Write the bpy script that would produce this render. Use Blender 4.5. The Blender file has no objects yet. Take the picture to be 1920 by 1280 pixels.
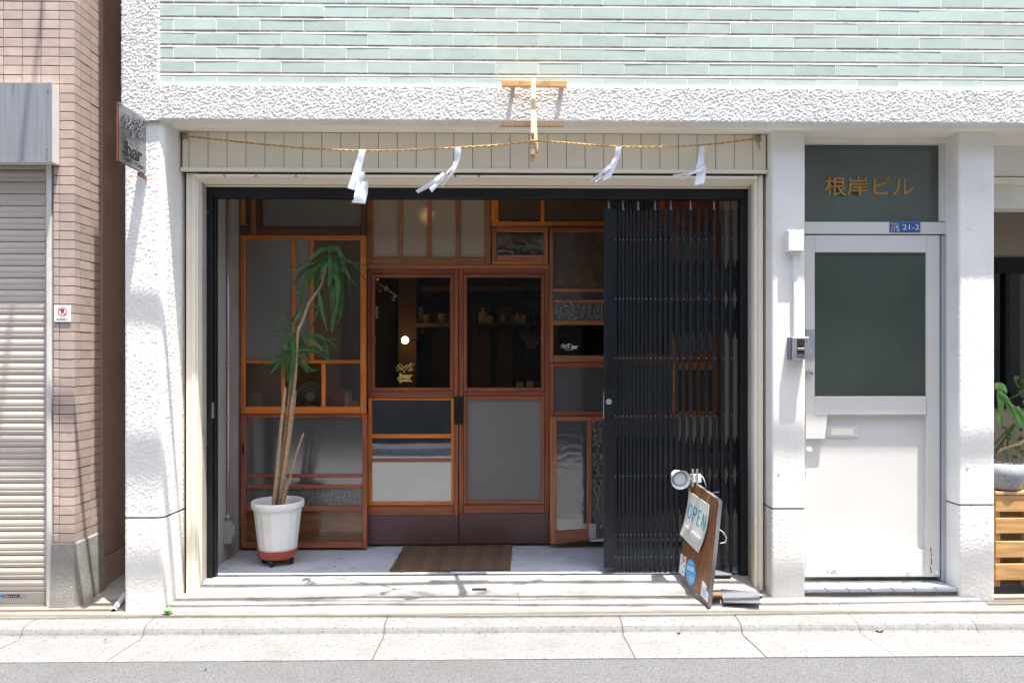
import bpy, math, random
from math import sin, cos, pi, radians
from mathutils import Vector, Matrix, noise
random.seed(7)
S = bpy.context.scene
COL = S.collection

# ------------------------------------------------------------------ camera, world, sun, exposure
CZ = 1.385                 # eye height above the asphalt
FPX = 1400.0               # focal length in pixels of the 1920 px wide photograph
YAW = radians(0.9)
HOR = 666.0
cam_d = bpy.data.cameras.new('camera'); cam = bpy.data.objects.new('camera', cam_d); COL.objects.link(cam)
cam.location = (0, 0, CZ); cam.rotation_euler = (pi/2, 0, -YAW)
cam_d.sensor_width = 36.0; cam_d.lens = 36.0*FPX/1920
cam_d.shift_y = (HOR-640)/1920; cam_d.clip_start = .05; cam_d.clip_end = 500
S.camera = cam

SUN = Vector((1.0, -1.0, 6.3)).normalized()       # towards the sun
world = bpy.data.worlds.new('World'); S.world = world; world.use_nodes = True
wn = world.node_tree.nodes; wn.clear()
sky = wn.new('ShaderNodeTexSky'); sky.sky_type = 'NISHITA'; sky.sun_disc = False
sky.sun_elevation = math.asin(SUN.z); sky.sun_rotation = math.atan2(SUN.x, SUN.y)
sky.air_density = .8; sky.dust_density = 2.2; sky.ozone_density = .6
bg = wn.new('ShaderNodeBackground'); bg.inputs[1].default_value = 0.15
wo = wn.new('ShaderNodeOutputWorld')
world.node_tree.links.new(sky.outputs[0], bg.inputs[0]); world.node_tree.links.new(bg.outputs[0], wo.inputs[0])
sl = bpy.data.lights.new('sun', 'SUN'); sl.energy = 2.9; sl.angle = radians(0.45); sl.color = (1, .962, .905)
so = bpy.data.objects.new('sun', sl); COL.objects.link(so)
so.rotation_euler = SUN.to_track_quat('Z', 'Y').to_euler(); so.location = (2, -2, 12)
S.view_settings.view_transform = 'Standard'; S.view_settings.look = 'None'
S.view_settings.exposure = 2.27; S.view_settings.gamma = 1; S.view_settings.use_curve_mapping = False
S.cycles.max_bounces = 10; S.cycles.transparent_max_bounces = 16

# ------------------------------------------------------------------ picture to place
def P(px, py, Y):
    dx = (px-960)/FPX; dz = (HOR-py)/FPX
    d = Vector((sin(YAW)+dx*cos(YAW), cos(YAW)-dx*sin(YAW), dz))
    s = Y/d.y
    return Vector((d.x*s, Y, CZ+dz*s))
def X(px, Y): return P(px, HOR, Y).x
def Z(py, Y, px=940): return P(px, py, Y).z
def R(x0, y0, x1, y1, Y):
    xm = (x0+x1)/2
    return X(x0, Y), X(x1, Y), Z(y1, Y, xm), Z(y0, Y, xm)

def lin(c):
    return tuple(((v/255)/12.92 if v/255 <= .04045 else ((v/255+.055)/1.055)**2.4) for v in c)

# ------------------------------------------------------------------ materials
def newmat(name):
    m = bpy.data.materials.new(name); m.use_nodes = True
    nt = m.node_tree; nt.nodes.clear()
    out = nt.nodes.new('ShaderNodeOutputMaterial')
    return m, nt, out
def nd(nt, t, **kw):
    n = nt.nodes.new(t)
    for k, v in kw.items():
        if k in n.inputs.keys(): n.inputs[k].default_value = v
        else: setattr(n, k, v)
    return n
def coords(nt, stretch=(1, 1, 1), rnd_off=False):
    tc = nd(nt, 'ShaderNodeTexCoord'); mp = nd(nt, 'ShaderNodeMapping')
    mp.inputs['Scale'].default_value = stretch
    nt.links.new(tc.outputs['Object'], mp.inputs[0])
    if rnd_off:
        oi = nd(nt, 'ShaderNodeObjectInfo'); mu = nd(nt, 'ShaderNodeMath', operation='MULTIPLY'); mu.inputs[1].default_value = 37.0
        nt.links.new(oi.outputs['Random'], mu.inputs[0])
        cb = nd(nt, 'ShaderNodeCombineXYZ')
        for i in range(3): nt.links.new(mu.outputs[0], cb.inputs[i])
        nt.links.new(cb.outputs[0], mp.inputs['Location'])
    return mp.outputs[0]
def mixc(nt, fac, a, b, blend='MIX'):
    m = nd(nt, 'ShaderNodeMix', data_type='RGBA', blend_type=blend)
    for sock, v in ((0, fac), (6, a), (7, b)):
        if isinstance(v, bpy.types.NodeSocket): nt.links.new(v, m.inputs[sock])
        elif sock == 0: m.inputs[0].default_value = v
        else: m.inputs[sock].default_value = (*v[:3], 1)
    return m.outputs[2]
def nz(nt, vec, scale, detail=4, rough=.55, dist=0):
    n = nd(nt, 'ShaderNodeTexNoise'); n.inputs['Scale'].default_value = scale; n.inputs['Detail'].default_value = detail
    n.inputs['Roughness'].default_value = rough; n.inputs['Distortion'].default_value = dist
    nt.links.new(vec, n.inputs['Vector']); return n.outputs['Fac']
def ramp(nt, fac, a, b):
    r = nd(nt, 'ShaderNodeMapRange'); r.inputs[1].default_value = a; r.inputs[2].default_value = b
    nt.links.new(fac, r.inputs[0]); return r.outputs[0]
def mat(name, col, rough=.6, var=.15, vscale=6, stretch=(1, 1, 1), bump=0, bscale=80, bdist=.001, metal=0, rnd=0,
        spec=.5, dirt=None, dscale=2.5, dlo=.5, dhi=.75, damt=.6, coat=0, specks=None, sscale=90, slo=.66, shi=.7, emit=None, bstretch=None):
    m, nt, out = newmat(name)
    v = coords(nt, stretch, rnd_off=True)
    n1 = nz(nt, v, vscale, 6)
    c = mixc(nt, ramp(nt, n1, .3, .7), tuple(x*(1-var) for x in col), tuple(min(1, x*(1+var)) for x in col))
    if dirt:
        vd = coords(nt, (1, 1, 1), rnd_off=True)
        f = ramp(nt, nz(nt, vd, dscale, 8, .65), dlo, dhi)
        mm = nd(nt, 'ShaderNodeMath', operation='MULTIPLY'); nt.links.new(f, mm.inputs[0]); mm.inputs[1].default_value = damt
        c = mixc(nt, mm.outputs[0], c, dirt)
    if specks:
        vs = coords(nt)
        f = ramp(nt, nz(nt, vs, sscale, 2, .5), slo, shi); c = mixc(nt, f, c, specks)
    if rnd:
        oi = nd(nt, 'ShaderNodeObjectInfo'); hs = nd(nt, 'ShaderNodeHueSaturation')
        mr = nd(nt, 'ShaderNodeMapRange'); mr.inputs[3].default_value = 1-rnd; mr.inputs[4].default_value = 1+rnd
        nt.links.new(oi.outputs['Random'], mr.inputs[0]); nt.links.new(mr.outputs[0], hs.inputs['Value'])
        nt.links.new(c, hs.inputs['Color']); c = hs.outputs[0]
    p = nd(nt, 'ShaderNodeBsdfPrincipled'); nt.links.new(c, p.inputs['Base Color'])
    p.inputs['Roughness'].default_value = rough; p.inputs['Metallic'].default_value = metal
    p.inputs['Specular IOR Level'].default_value = spec; p.inputs['Coat Weight'].default_value = coat
    if emit:
        p.inputs['Emission Color'].default_value = (*emit[:3], 1); p.inputs['Emission Strength'].default_value = emit[3]
    if bump:
        vb = coords(nt, bstretch or stretch, rnd_off=True)
        b = nd(nt, 'ShaderNodeBump'); b.inputs['Strength'].default_value = bump; b.inputs['Distance'].default_value = bdist
        nt.links.new(nz(nt, vb, bscale, 4), b.inputs['Height']); nt.links.new(b.outputs[0], p.inputs['Normal'])
    nt.links.new(p.outputs[0], out.inputs[0]); return m
def wood(name, col, axis='z', rough=.42, var=.35, coat=.15):
    st = {'z': (45, 45, 2.2), 'x': (2.2, 45, 45), 'y': (45, 2.2, 45)}[axis]
    d = tuple(x*.45 for x in col)
    return mat(name, col, rough, var, 1.6, st, bump=.25, bscale=3, bdist=.0008, rnd=.18, dirt=d, dscale=7, dlo=.5, dhi=.8, damt=.55, coat=coat)
WZ, WX = {}, {}
for nm, c in dict(orange=(.58, .165, .022), red=(.28, .078, .034), brown=(.34, .125, .052), dark=(.10, .04, .02), amber=(.46, .21, .04)).items():
    WZ[nm] = wood('wood_%s_upright' % nm, c, 'z'); WX[nm] = wood('wood_%s_level' % nm, c, 'x')

def pattern_bump(nt, kind):
    v = coords(nt)
    if kind == 'old': return nz(nt, v, 4, 1), .03, .01
    if kind == 'ribs_h' or kind == 'ribs_v':
        w = nd(nt, 'ShaderNodeTexWave', wave_type='BANDS', bands_direction='Z' if kind == 'ribs_h' else 'X')
        w.inputs['Scale'].default_value = 38; nt.links.new(v, w.inputs[0]); return w.outputs['Fac'], .8, .003
    if kind == 'grain': return nz(nt, v, 260, 2), .5, .002
    if kind == 'glitter': return nz(nt, v, 150, 3, .7), .9, .004
    if kind == 'circles':
        w = nd(nt, 'ShaderNodeTexVoronoi', feature='SMOOTH_F1'); w.inputs['Scale'].default_value = 16; nt.links.new(v, w.inputs[0])
        m = nd(nt, 'ShaderNodeMath', operation='PINGPONG'); nt.links.new(w.outputs['Distance'], m.inputs[0]); m.inputs[1].default_value = .22
        return m.outputs[0], .9, .006
    if kind == 'swirl':
        w = nd(nt, 'ShaderNodeTexWave', wave_type='RINGS'); w.inputs['Scale'].default_value = 5; w.inputs['Distortion'].default_value = 7
        w.inputs['Detail'].default_value = 1; w.inputs['Detail Scale'].default_value = 2.2; nt.links.new(v, w.inputs[0]); return w.outputs['Fac'], .16, .0012
    if kind == 'waves':
        w = nd(nt, 'ShaderNodeTexWave', wave_type='BANDS', bands_direction='Z'); w.inputs['Scale'].default_value = 16
        w.inputs['Distortion'].default_value = 5; w.inputs['Detail Scale'].default_value = 2; nt.links.new(v, w.inputs[0]); return w.outputs['Fac'], .8, .004
    if kind == 'maze':
        w = nd(nt, 'ShaderNodeTexBrick'); w.inputs['Scale'].default_value = 26; w.inputs['Mortar Size'].default_value = .09
        r = nd(nt, 'ShaderNodeMapping'); r.inputs['Rotation'].default_value = (pi/2, 0, 0); nt.links.new(v, r.inputs[0]); nt.links.new(r.outputs[0], w.inputs[0])
        a = nz(nt, v, 40, 2); mm = nd(nt, 'ShaderNodeMath', operation='MULTIPLY'); nt.links.new(w.outputs['Fac'], mm.inputs[0]); nt.links.new(ramp(nt, a, .4, .55), mm.inputs[1])
        return mm.outputs[0], .9, .003
    return nz(nt, v, 9, 2), .05, .003
def glass(name, kind='old', body=0.0, film=0.0, rough=0.0, tint=(.72, .74, .70), bodycol=(.16, .155, .145), refr=0.0, ior=1.5, rough_g=None, trl=.5):
    """window glass: a clear pane lets light pass and mirrors by Fresnel; body>0 adds the milky share of a frosted pane"""
    m, nt, out = newmat(name)
    h, st, di = pattern_bump(nt, kind)
    b = nd(nt, 'ShaderNodeBump'); b.inputs['Strength'].default_value = st; b.inputs['Distance'].default_value = di; nt.links.new(h, b.inputs['Height'])
    fr = nd(nt, 'ShaderNodeFresnel'); fr.inputs['IOR'].default_value = ior
    gl = nd(nt, 'ShaderNodeBsdfGlossy'); gl.inputs['Roughness'].default_value = rough if rough_g is None else rough_g; nt.links.new(b.outputs[0], gl.inputs['Normal'])
    if refr:
        tr = nd(nt, 'ShaderNodeBsdfRefraction'); tr.inputs['Roughness'].default_value = refr; tr.inputs['IOR'].default_value = 1.18
        nt.links.new(b.outputs[0], tr.inputs['Normal']); tr.inputs[0].default_value = (*tint, 1)
    else:
        tr = nd(nt, 'ShaderNodeBsdfTransparent'); tr.inputs[0].default_value = (*tint, 1)
    base = tr.outputs[0]
    if body:
        df = nd(nt, 'ShaderNodeBsdfDiffuse'); df.inputs[0].default_value = (*bodycol, 1)
        tl = nd(nt, 'ShaderNodeBsdfTranslucent'); tl.inputs[0].default_value = (.5, .48, .44, 1)
        mx0 = nd(nt, 'ShaderNodeMixShader'); mx0.inputs[0].default_value = trl; nt.links.new(df.outputs[0], mx0.inputs[1]); nt.links.new(tl.outputs[0], mx0.inputs[2])
        mx = nd(nt, 'ShaderNodeMixShader'); mx.inputs[0].default_value = body; nt.links.new(base, mx.inputs[1]); nt.links.new(mx0.outputs[0], mx.inputs[2]); base = mx.outputs[0]
    ms = nd(nt, 'ShaderNodeMixShader'); nt.links.new(fr.outputs[0], ms.inputs[0]); nt.links.new(base, ms.inputs[1]); nt.links.new(gl.outputs[0], ms.inputs[2])
    o_ = ms.outputs[0]
    if film:
        g2 = nd(nt, 'ShaderNodeBsdfGlossy'); g2.inputs['Roughness'].default_value = rough+.02; g2.inputs[0].default_value = (.9, .9, .92, 1); nt.links.new(b.outputs[0], g2.inputs['Normal'])
        m2 = nd(nt, 'ShaderNodeMixShader'); m2.inputs[0].default_value = film; nt.links.new(o_, m2.inputs[1]); nt.links.new(g2.outputs[0], m2.inputs[2]); o_ = m2.outputs[0]
    nt.links.new(o_, out.inputs[0]); return m
def wired_glass(name):
    m, nt, out = newmat(name)
    v = coords(nt); sp = nd(nt, 'ShaderNodeSeparateXYZ'); nt.links.new(v, sp.inputs[0])
    fs = []
    for ax in ('X', 'Z'):
        a = nd(nt, 'ShaderNodeMath', operation='PINGPONG'); nt.links.new(sp.outputs[ax], a.inputs[0]); a.inputs[1].default_value = .0074
        c = nd(nt, 'ShaderNodeMath', operation='LESS_THAN'); nt.links.new(a.outputs[0], c.inputs[0]); c.inputs[1].default_value = .0011
        fs.append(c.outputs[0])
    mx = nd(nt, 'ShaderNodeMath', operation='MAXIMUM'); nt.links.new(fs[0], mx.inputs[0]); nt.links.new(fs[1], mx.inputs[1])
    f2 = nd(nt, 'ShaderNodeMath', operation='MULTIPLY'); nt.links.new(mx.outputs[0], f2.inputs[0]); f2.inputs[1].default_value = .32
    big = ramp(nt, nz(nt, v, 1.6, 3), .3, .7)
    base = mixc(nt, big, (.045, .058, .048), (.075, .092, .074))
    col = mixc(nt, f2.outputs[0], base, (.15, .19, .15))
    p = nd(nt, 'ShaderNodeBsdfPrincipled'); nt.links.new(col, p.inputs['Base Color']); p.inputs['Roughness'].default_value = .16
    p.inputs['Specular IOR Level'].default_value = .55
    b = nd(nt, 'ShaderNodeBump'); b.inputs['Strength'].default_value = .25; b.inputs['Distance'].default_value = .001
    nt.links.new(nz(nt, v, 160, 2), b.inputs['Height']); nt.links.new(b.outputs[0], p.inputs['Normal'])
    nt.links.new(p.outputs[0], out.inputs[0]); return m

M = {}
M['stucco'] = mat('rough_white_stucco', (.79, .765, .71), .9, .07, 3, bump=.6, bscale=170, bdist=.003, dirt=(.42, .39, .34), dscale=5, dlo=.62, dhi=.85, damt=.5, specks=(.5, .47, .43), sscale=70, slo=.66, shi=.76)
M['stucco_fine'] = mat('sprayed_white_stucco', (.80, .775, .72), .9, .05, 3, bump=.4, bscale=200, bdist=.002, dirt=(.55, .50, .41), dscale=3.2, dlo=.52, dhi=.85, damt=.5)
M['cream'] = mat('cream_painted_metal', (.86, .785, .64), .45, .03, 3, dirt=(.42, .36, .27), dscale=9, dlo=.62, dhi=.85, damt=.5)
M['soffit'] = mat('cream_soffit_paint', (.86, .81, .72), .8, .04, 3, dirt=(.5, .45, .36), dscale=4, dlo=.55, dhi=.85, damt=.35)
M['lime'] = mat('white_mortar', (.80, .79, .76), .9, .06, 8, dirt=(.30, .24, .15), dscale=14, dlo=.55, dhi=.75, damt=.7)
M['green'] = mat('seafoam_glazed_tile', (.425, .505, .452), .16, .06, 14, (1, 1, 1.5), bump=.12, bscale=60, bdist=.0008, rnd=.07, dirt=(.56, .61, .56), dscale=9, dlo=.6, dhi=.85, damt=.5, spec=.5)
M['tile_under'] = mat('stained_shaded_tile_edge', (.55, .47, .37), .8, .35, 20, dirt=(.12, .08, .05), dscale=30, dlo=.5, dhi=.7, damt=.8)  # brown of dirty tile undersides, also painted on the shaded strip below
M['pink'] = mat('pinkish_brown_facing_tile', (.455, .355, .30), .85, .10, 10, bump=.8, bscale=240, bdist=.003, rnd=.10, dirt=(.24, .17, .15), dscale=12, dlo=.55, dhi=.8, damt=.35)
M['grout'] = mat('dark_grout', (.13, .115, .105), .95, .2, 30)
M['plaster_brown'] = mat('brown_plaster', (.40, .27, .20), .9, .08, 5, bump=.6, bscale=120, bdist=.003, dirt=(.14, .10, .085), dscale=3, dlo=.52, dhi=.8, damt=.6)
M['plinth'] = mat('weathered_washed_concrete', (.27, .26, .235), .95, .2, 4, bump=.9, bscale=130, bdist=.004, dirt=(.11, .11, .09), dscale=5, dlo=.45, dhi=.75, damt=.6, specks=(.5, .46, .40), sscale=190, slo=.6, shi=.68)
M['shutter'] = mat('beige_shutter_paint', (.54, .48, .415), .38, .04, 3, dirt=(.40, .34, .28), dscale=3, damt=.4)
M['zinc'] = mat('brushed_galvanised_sheet', (.36, .37, .375), .42, .18, 3, (50, 50, 1), metal=.55)
M['pale_trim'] = mat('pale_trim_paint', (.62, .60, .56), .5, .05, 4, dirt=(.4, .33, .25), dscale=8, damt=.5)
M['black'] = mat('black_coated_steel', (.008, .0085, .010), .42, .3, 5, dirt=(.022, .022, .023), dscale=4, damt=.5, spec=.35)
M['gate'] = mat('blue_black_gate_paint', (.009, .0115, .015), .38, .2, 6, rnd=.15, spec=.38)
M['rivet'] = mat('worn_steel_rivet', (.22, .23, .25), .4, .1, 5, metal=.7)
M['steel'] = mat('bright_zinc_steel', (.55, .57, .58), .35, .06, 6, metal=.8)
M['stainless'] = mat('dented_stainless_sheet', (.33, .34, .36), .3, .12, 4, metal=.92, bump=.35, bscale=9, bdist=.006)
M['concrete_wall'] = mat('bare_painted_concrete', (.40, .36, .31), .85, .10, 3, dirt=(.26, .225, .19), dscale=2.4, dlo=.42, dhi=.75, damt=.7, bump=.3, bscale=40, bdist=.002)
M['marble'] = mat('worn_sky_tinted_marble', (.43, .465, .51), .38, .10, 4, dirt=(.30, .31, .32), dscale=6, dlo=.5, dhi=.72, damt=.6, specks=(.07, .07, .08), sscale=26, slo=.695, shi=.72)  # blue of the reflected sky is mixed into the base colour
M['asphalt'] = mat('sunlit_asphalt', (.112, .112, .114), .9, .38, 130, bump=1, bscale=190, bdist=.006, specks=(.23, .225, .215), sscale=210, slo=.62, shi=.70, dirt=(.088, .087, .087), dscale=3, damt=.6, spec=.08)
M['kerb'] = mat('speckled_kerb_concrete', (.168, .168, .164), .85, .16, 40, bump=.5, bscale=120, bdist=.002, specks=(.08, .08, .085), sscale=75, slo=.62, shi=.67, dirt=(.12, .112, .098), dscale=3.5, dlo=.46, dhi=.74, damt=.6)
M['apron'] = mat('white_painted_concrete', (.285, .275, .252), .85, .2, 4, bump=.7, bscale=50, bdist=.003, dirt=(.14, .13, .112), dscale=6, dlo=.50, dhi=.70, damt=.75)
M['sand'] = mat('sandy_mortar', (.20, .18, .145), .95, .12, 5, bump=.6, bscale=150, bdist=.002, dirt=(.15, .13, .10), dscale=6, damt=.5)
M['joint_sand'] = mat('sandy_joint', (.085, .07, .05), .95, .3, 30)
M['crack'] = mat('dirt_filled_crack', (.05, .045, .035), .95, .2, 20)
M['door'] = mat('white_gloss_door_paint', (.65, .64, .61), .35, .03, 3, dirt=(.66, .60, .48), dscale=2.2, dlo=.55, dhi=.85, damt=.5, bump=.12, bscale=25, bdist=.002)
M['rust'] = mat('rust_stain', (.20, .085, .03), .9, .3, 30)
M['jamb'] = mat('blue_grey_metal_jamb', (.40, .43, .46), .4, .06, 4, metal=.3)
M['pot'] = mat('white_plastic_pot', (.78, .78, .75), .4, .03, 4, dirt=(.6, .58, .52), dscale=7, damt=.3)
M['saucer'] = mat('terracotta_red_plastic', (.46, .085, .045), .5, .08, 5)
M['rubber'] = mat('black_rubber', (.018, .018, .02), .6, .1, 5)
M['soil'] = mat('potting_soil', (.06, .04, .028), .95, .4, 40, bump=1, bscale=60, bdist=.006)
M['cane'] = mat('ringed_cane_bark', (.42, .28, .16), .8, .3, 2.2, (5, 5, 55), bump=.9, bscale=2, bdist=.003, bstretch=(5, 5, 70))
M['mat'] = mat('brown_coir', (.125, .077, .04), .98, .35, 12, (4, 40, 4), bump=1, bscale=5, bdist=.006, bstretch=(60, 60, 60))
M['mat2'] = mat('dark_coir', (.098, .061, .033), .98, .35, 12, (4, 40, 4), bump=1, bscale=5, bdist=.006, bstretch=(60, 60, 60))
M['paper'] = mat('white_vinyl_paper', (.80, .82, .86), .55, .02, 3)
M['straw'] = mat('straw_rope', (.50, .31, .11), .9, .3, 30)
M['rawwood'] = mat('raw_pale_timber', (.60, .40, .23), .6, .15, 1.6, (45, 45, 3), rnd=.08)
M['cedar'] = mat('weathered_honey_cedar', (.56, .31, .115), .55, .35, 1.8, (2.5, 20, 30), rnd=.12, dirt=(.42, .33, .22), dscale=9, dlo=.5, dhi=.7, damt=.7)
M['board'] = mat('brown_varnished_board', (.22, .098, .042), .38, .3, 2, (30, 30, 3), dirt=(.15, .06, .026), dscale=4, damt=.6, coat=.2)
M['card'] = mat('off_white_card', (.64, .63, .57), .6, .05, 3)
M['teal'] = mat('teal_paint', (.01, .30, .42), .6, .25, 20)
M['sky_blue'] = mat('light_blue_sticker', (.10, .42, .72), .5, .04, 4)
M['white_print'] = mat('white_print', (.80, .80, .80), .6, .02, 4)
M['black_print'] = mat('black_print', (.015, .015, .017), .6, .02, 4)
M['red_print'] = mat('red_print', (.62, .03, .03), .6, .02, 4)
M['gold_print'] = mat('gold_lettering', (.62, .47, .12), .45, .05, 8, metal=.2)
M['ochre_print'] = mat('faded_ochre_lettering', (.40, .21, .045), .7, .15, 20)
M['blue_plate'] = mat('blue_enamel_plate', (.012, .10, .29), .3, .15, 20)
M['blue_plate2'] = mat('dark_blue_enamel_plate', (.010, .055, .21), .3, .15, 20)
M['cyan_print'] = mat('cyan_print', (.02, .35, .6), .5, .02, 4)
M['lamp_white'] = mat('white_enamel', (.72, .72, .70), .3, .03, 4)
M['lens'] = mat('pearl_lamp_face', (.66, .72, .78), .25, .03, 4)
M['plate'] = mat('black_steel_plate', (.13, .135, .145), .5, .2, 6)
M['rusty'] = mat('rusty_steel', (.20, .105, .06), .6, .3, 20)
M['terrazzo'] = mat('speckled_grey_pot', (.30, .32, .335), .7, .05, 5, specks=(.09, .09, .10), sscale=110, slo=.62, shi=.66)
M['gravel'] = mat('white_gravel', (.62, .58, .50), .9, .2, 20)
M['kick'] = mat('purple_brown_kick_panel', (.11, .055, .05), .33, .12, 2)
M['plywood'] = mat('glossy_brown_plywood', (.155, .068, .024), .16, .35, 2.2, (3, 3, 9), coat=.6)
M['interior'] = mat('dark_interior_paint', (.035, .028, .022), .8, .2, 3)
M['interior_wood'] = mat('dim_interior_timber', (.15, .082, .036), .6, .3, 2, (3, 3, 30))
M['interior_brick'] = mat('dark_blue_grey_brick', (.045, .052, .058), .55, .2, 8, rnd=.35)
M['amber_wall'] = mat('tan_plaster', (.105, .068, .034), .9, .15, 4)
M['ceramic'] = mat('cream_ceramic', (.60, .56, .46), .4, .05, 5)
M['bottle'] = mat('dark_bottle_glass', (.05, .035, .02), .12, .1, 5)
M['opp_wall'] = mat('buff_render', (.70, .66, .59), .9, .10, 2, dirt=(.45, .42, .37), dscale=1, damt=.5)
M['opp_dark'] = mat('dark_window_bands', (.035, .038, .038), .5, .1, 3)
M['wire'] = mat('black_cable', (.02, .02, .02), .6, .1, 3)
M['pole'] = mat('utility_pole_concrete', (.35, .34, .32), .9, .1, 3)
M['pvc'] = mat('grey_pvc', (.46, .47, .47), .5, .05, 5, dirt=(.25, .23, .2), dscale=20, damt=.5)
M['silver'] = mat('silver_plastic', (.45, .46, .48), .3, .03, 5, metal=.6)
M['white_plastic'] = mat('white_pvc_cover', (.74, .74, .73), .4, .03, 5, dirt=(.5, .46, .4), dscale=14, damt=.4)
M['bulb'] = mat('warm_bulb', (1, .7, .35), .3, 0, 4, emit=(1, .50, .16, 6))
M['bulb_dim'] = mat('dim_amber_bulb', (1, .6, .25), .3, 0, 4, emit=(1, .50, .16, 11))
M['glimmer_board'] = mat('glimmer_streaked_board', (.42, .29, .13), .4, .8, 3, (12, 12, 4), dirt=(.05, .03, .012), dscale=16, dlo=.42, dhi=.55, damt=.9)  # strong light and dark streaks paint the golden glimmer into the board
M['leaf_dry'] = mat('dry_brown_leaf', (.36, .15, .05), .8, .2, 20)
M['redthing'] = mat('red_fabric', (.35, .02, .03), .8, .2, 5)
M['yellowthing'] = mat('yellow_plastic', (.55, .36, .03), .5, .1, 5)
M['darkwall'] = mat('dim_beige_wall', (.42, .36, .28), .85, .05, 3)
def leafmat(name, c, c2, tl=.25):
    m, nt, out = newmat(name)
    v = coords(nt, rnd_off=True); f = ramp(nt, nz(nt, v, 14, 3), .35, .65)
    col = mixc(nt, f, c, c2)
    oi = nd(nt, 'ShaderNodeObjectInfo'); hs = nd(nt, 'ShaderNodeHueSaturation'); mr = nd(nt, 'ShaderNodeMapRange'); mr.inputs[3].default_value = .7; mr.inputs[4].default_value = 1.3
    nt.links.new(oi.outputs['Random'], mr.inputs[0]); nt.links.new(mr.outputs[0], hs.inputs['Value']); nt.links.new(col, hs.inputs['Color'])
    p = nd(nt, 'ShaderNodeBsdfPrincipled'); nt.links.new(hs.outputs[0], p.inputs['Base Color']); p.inputs['Roughness'].default_value = .42
    t = nd(nt, 'ShaderNodeBsdfTranslucent'); nt.links.new(hs.outputs[0], t.inputs[0])
    x = nd(nt, 'ShaderNodeMixShader'); x.inputs[0].default_value = tl; nt.links.new(p.outputs[0], x.inputs[1]); nt.links.new(t.outputs[0], x.inputs[2])
    nt.links.new(x.outputs[0], out.inputs[0]); return m
M['leaf'] = leafmat('deep_green_strap_leaf', (.030, .098, .020), (.062, .165, .034))
M['leaf_bright'] = leafmat('bright_green_leaf', (.16, .36, .08), (.22, .46, .12), .4)
M['leaf_dull'] = leafmat('muted_green_leaf', (.06, .14, .04), (.12, .20, .06), .3)
G = dict(
    clear=glass('clear_old_pane', 'old', tint=(.90, .92, .89)),
    mirror=glass('clear_mirroring_pane', 'old', film=.45, ior=1.5, tint=(.5, .5, .48)),
    frost=glass('frosted_pane', 'grain', body=.95, film=.06, rough=.08, refr=.25, bodycol=(.24, .228, .205), trl=.3),
    frost_warm=glass('frosted_warm_pane', 'grain', body=.9, rough=.10, refr=.3, bodycol=(.46, .37, .27), trl=.15),
    ribs=glass('horizontally_ribbed_pane', 'ribs_h', refr=.04, rough=.05, body=.08, tint=(.92, .92, .9)),
    ribs_v=glass('vertically_ribbed_pane', 'ribs_v', refr=.05, rough=.08, body=.3),
    glitter=glass('glittering_rough_pane', 'glitter', refr=.4, rough=.12, body=.25, tint=(.9, .85, .75)),
    circles=glass('bottle_ring_pane', 'circles', refr=.05, rough=.06, body=.15, tint=(.9, .88, .82)),
    swirl=glass('swirl_patterned_pane', 'swirl', body=.6, film=.14, rough=.06, refr=.1),
    waves=glass('rippled_pane', 'waves', refr=.16, rough=.08, body=.2, tint=(.92, .86, .76)),
    maze=glass('maze_patterned_pane', 'maze', body=.6, film=.14, rough=.14, refr=.1),
    haze=glass('hazy_figured_pane', 'waves2', body=.72, film=.22, rough=.10, refr=.1),
    screen=glass('grey_mesh_screen', 'grain', body=.97, rough=.5, refr=.2, bodycol=(.215, .21, .20), trl=.15),
)
M['wired'] = wired_glass('green_wired_glass')

# ------------------------------------------------------------------ mesh building
WLOC = {}
def tag(o, label=None, cat=None, group=None, kind=None):
    if label: o['label'] = label
    if cat: o['category'] = cat
    if group: o['group'] = group
    if kind: o['kind'] = kind
    return o
def thing(name, loc, label=None, cat=None, group=None, kind=None):
    o = bpy.data.objects.new(name, None); COL.objects.link(o); o.location = loc; o.empty_display_size = .1
    WLOC[o.name] = Vector(loc); return tag(o, label, cat, group, kind)
def link(name, me, origin, parent):
    o = bpy.data.objects.new(name, me); COL.objects.link(o)
    origin = Vector(origin); WLOC[o.name] = origin
    if parent: o.parent = parent; o.location = origin-WLOC[parent.name]
    else: o.location = origin
    return o
def subempty(name, parent, loc):
    o = bpy.data.objects.new(name, None); COL.objects.link(o); o.empty_display_size = .05
    o.parent = parent; o.location = Vector(loc)-WLOC[parent.name]; WLOC[o.name] = Vector(loc); return o
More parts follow.
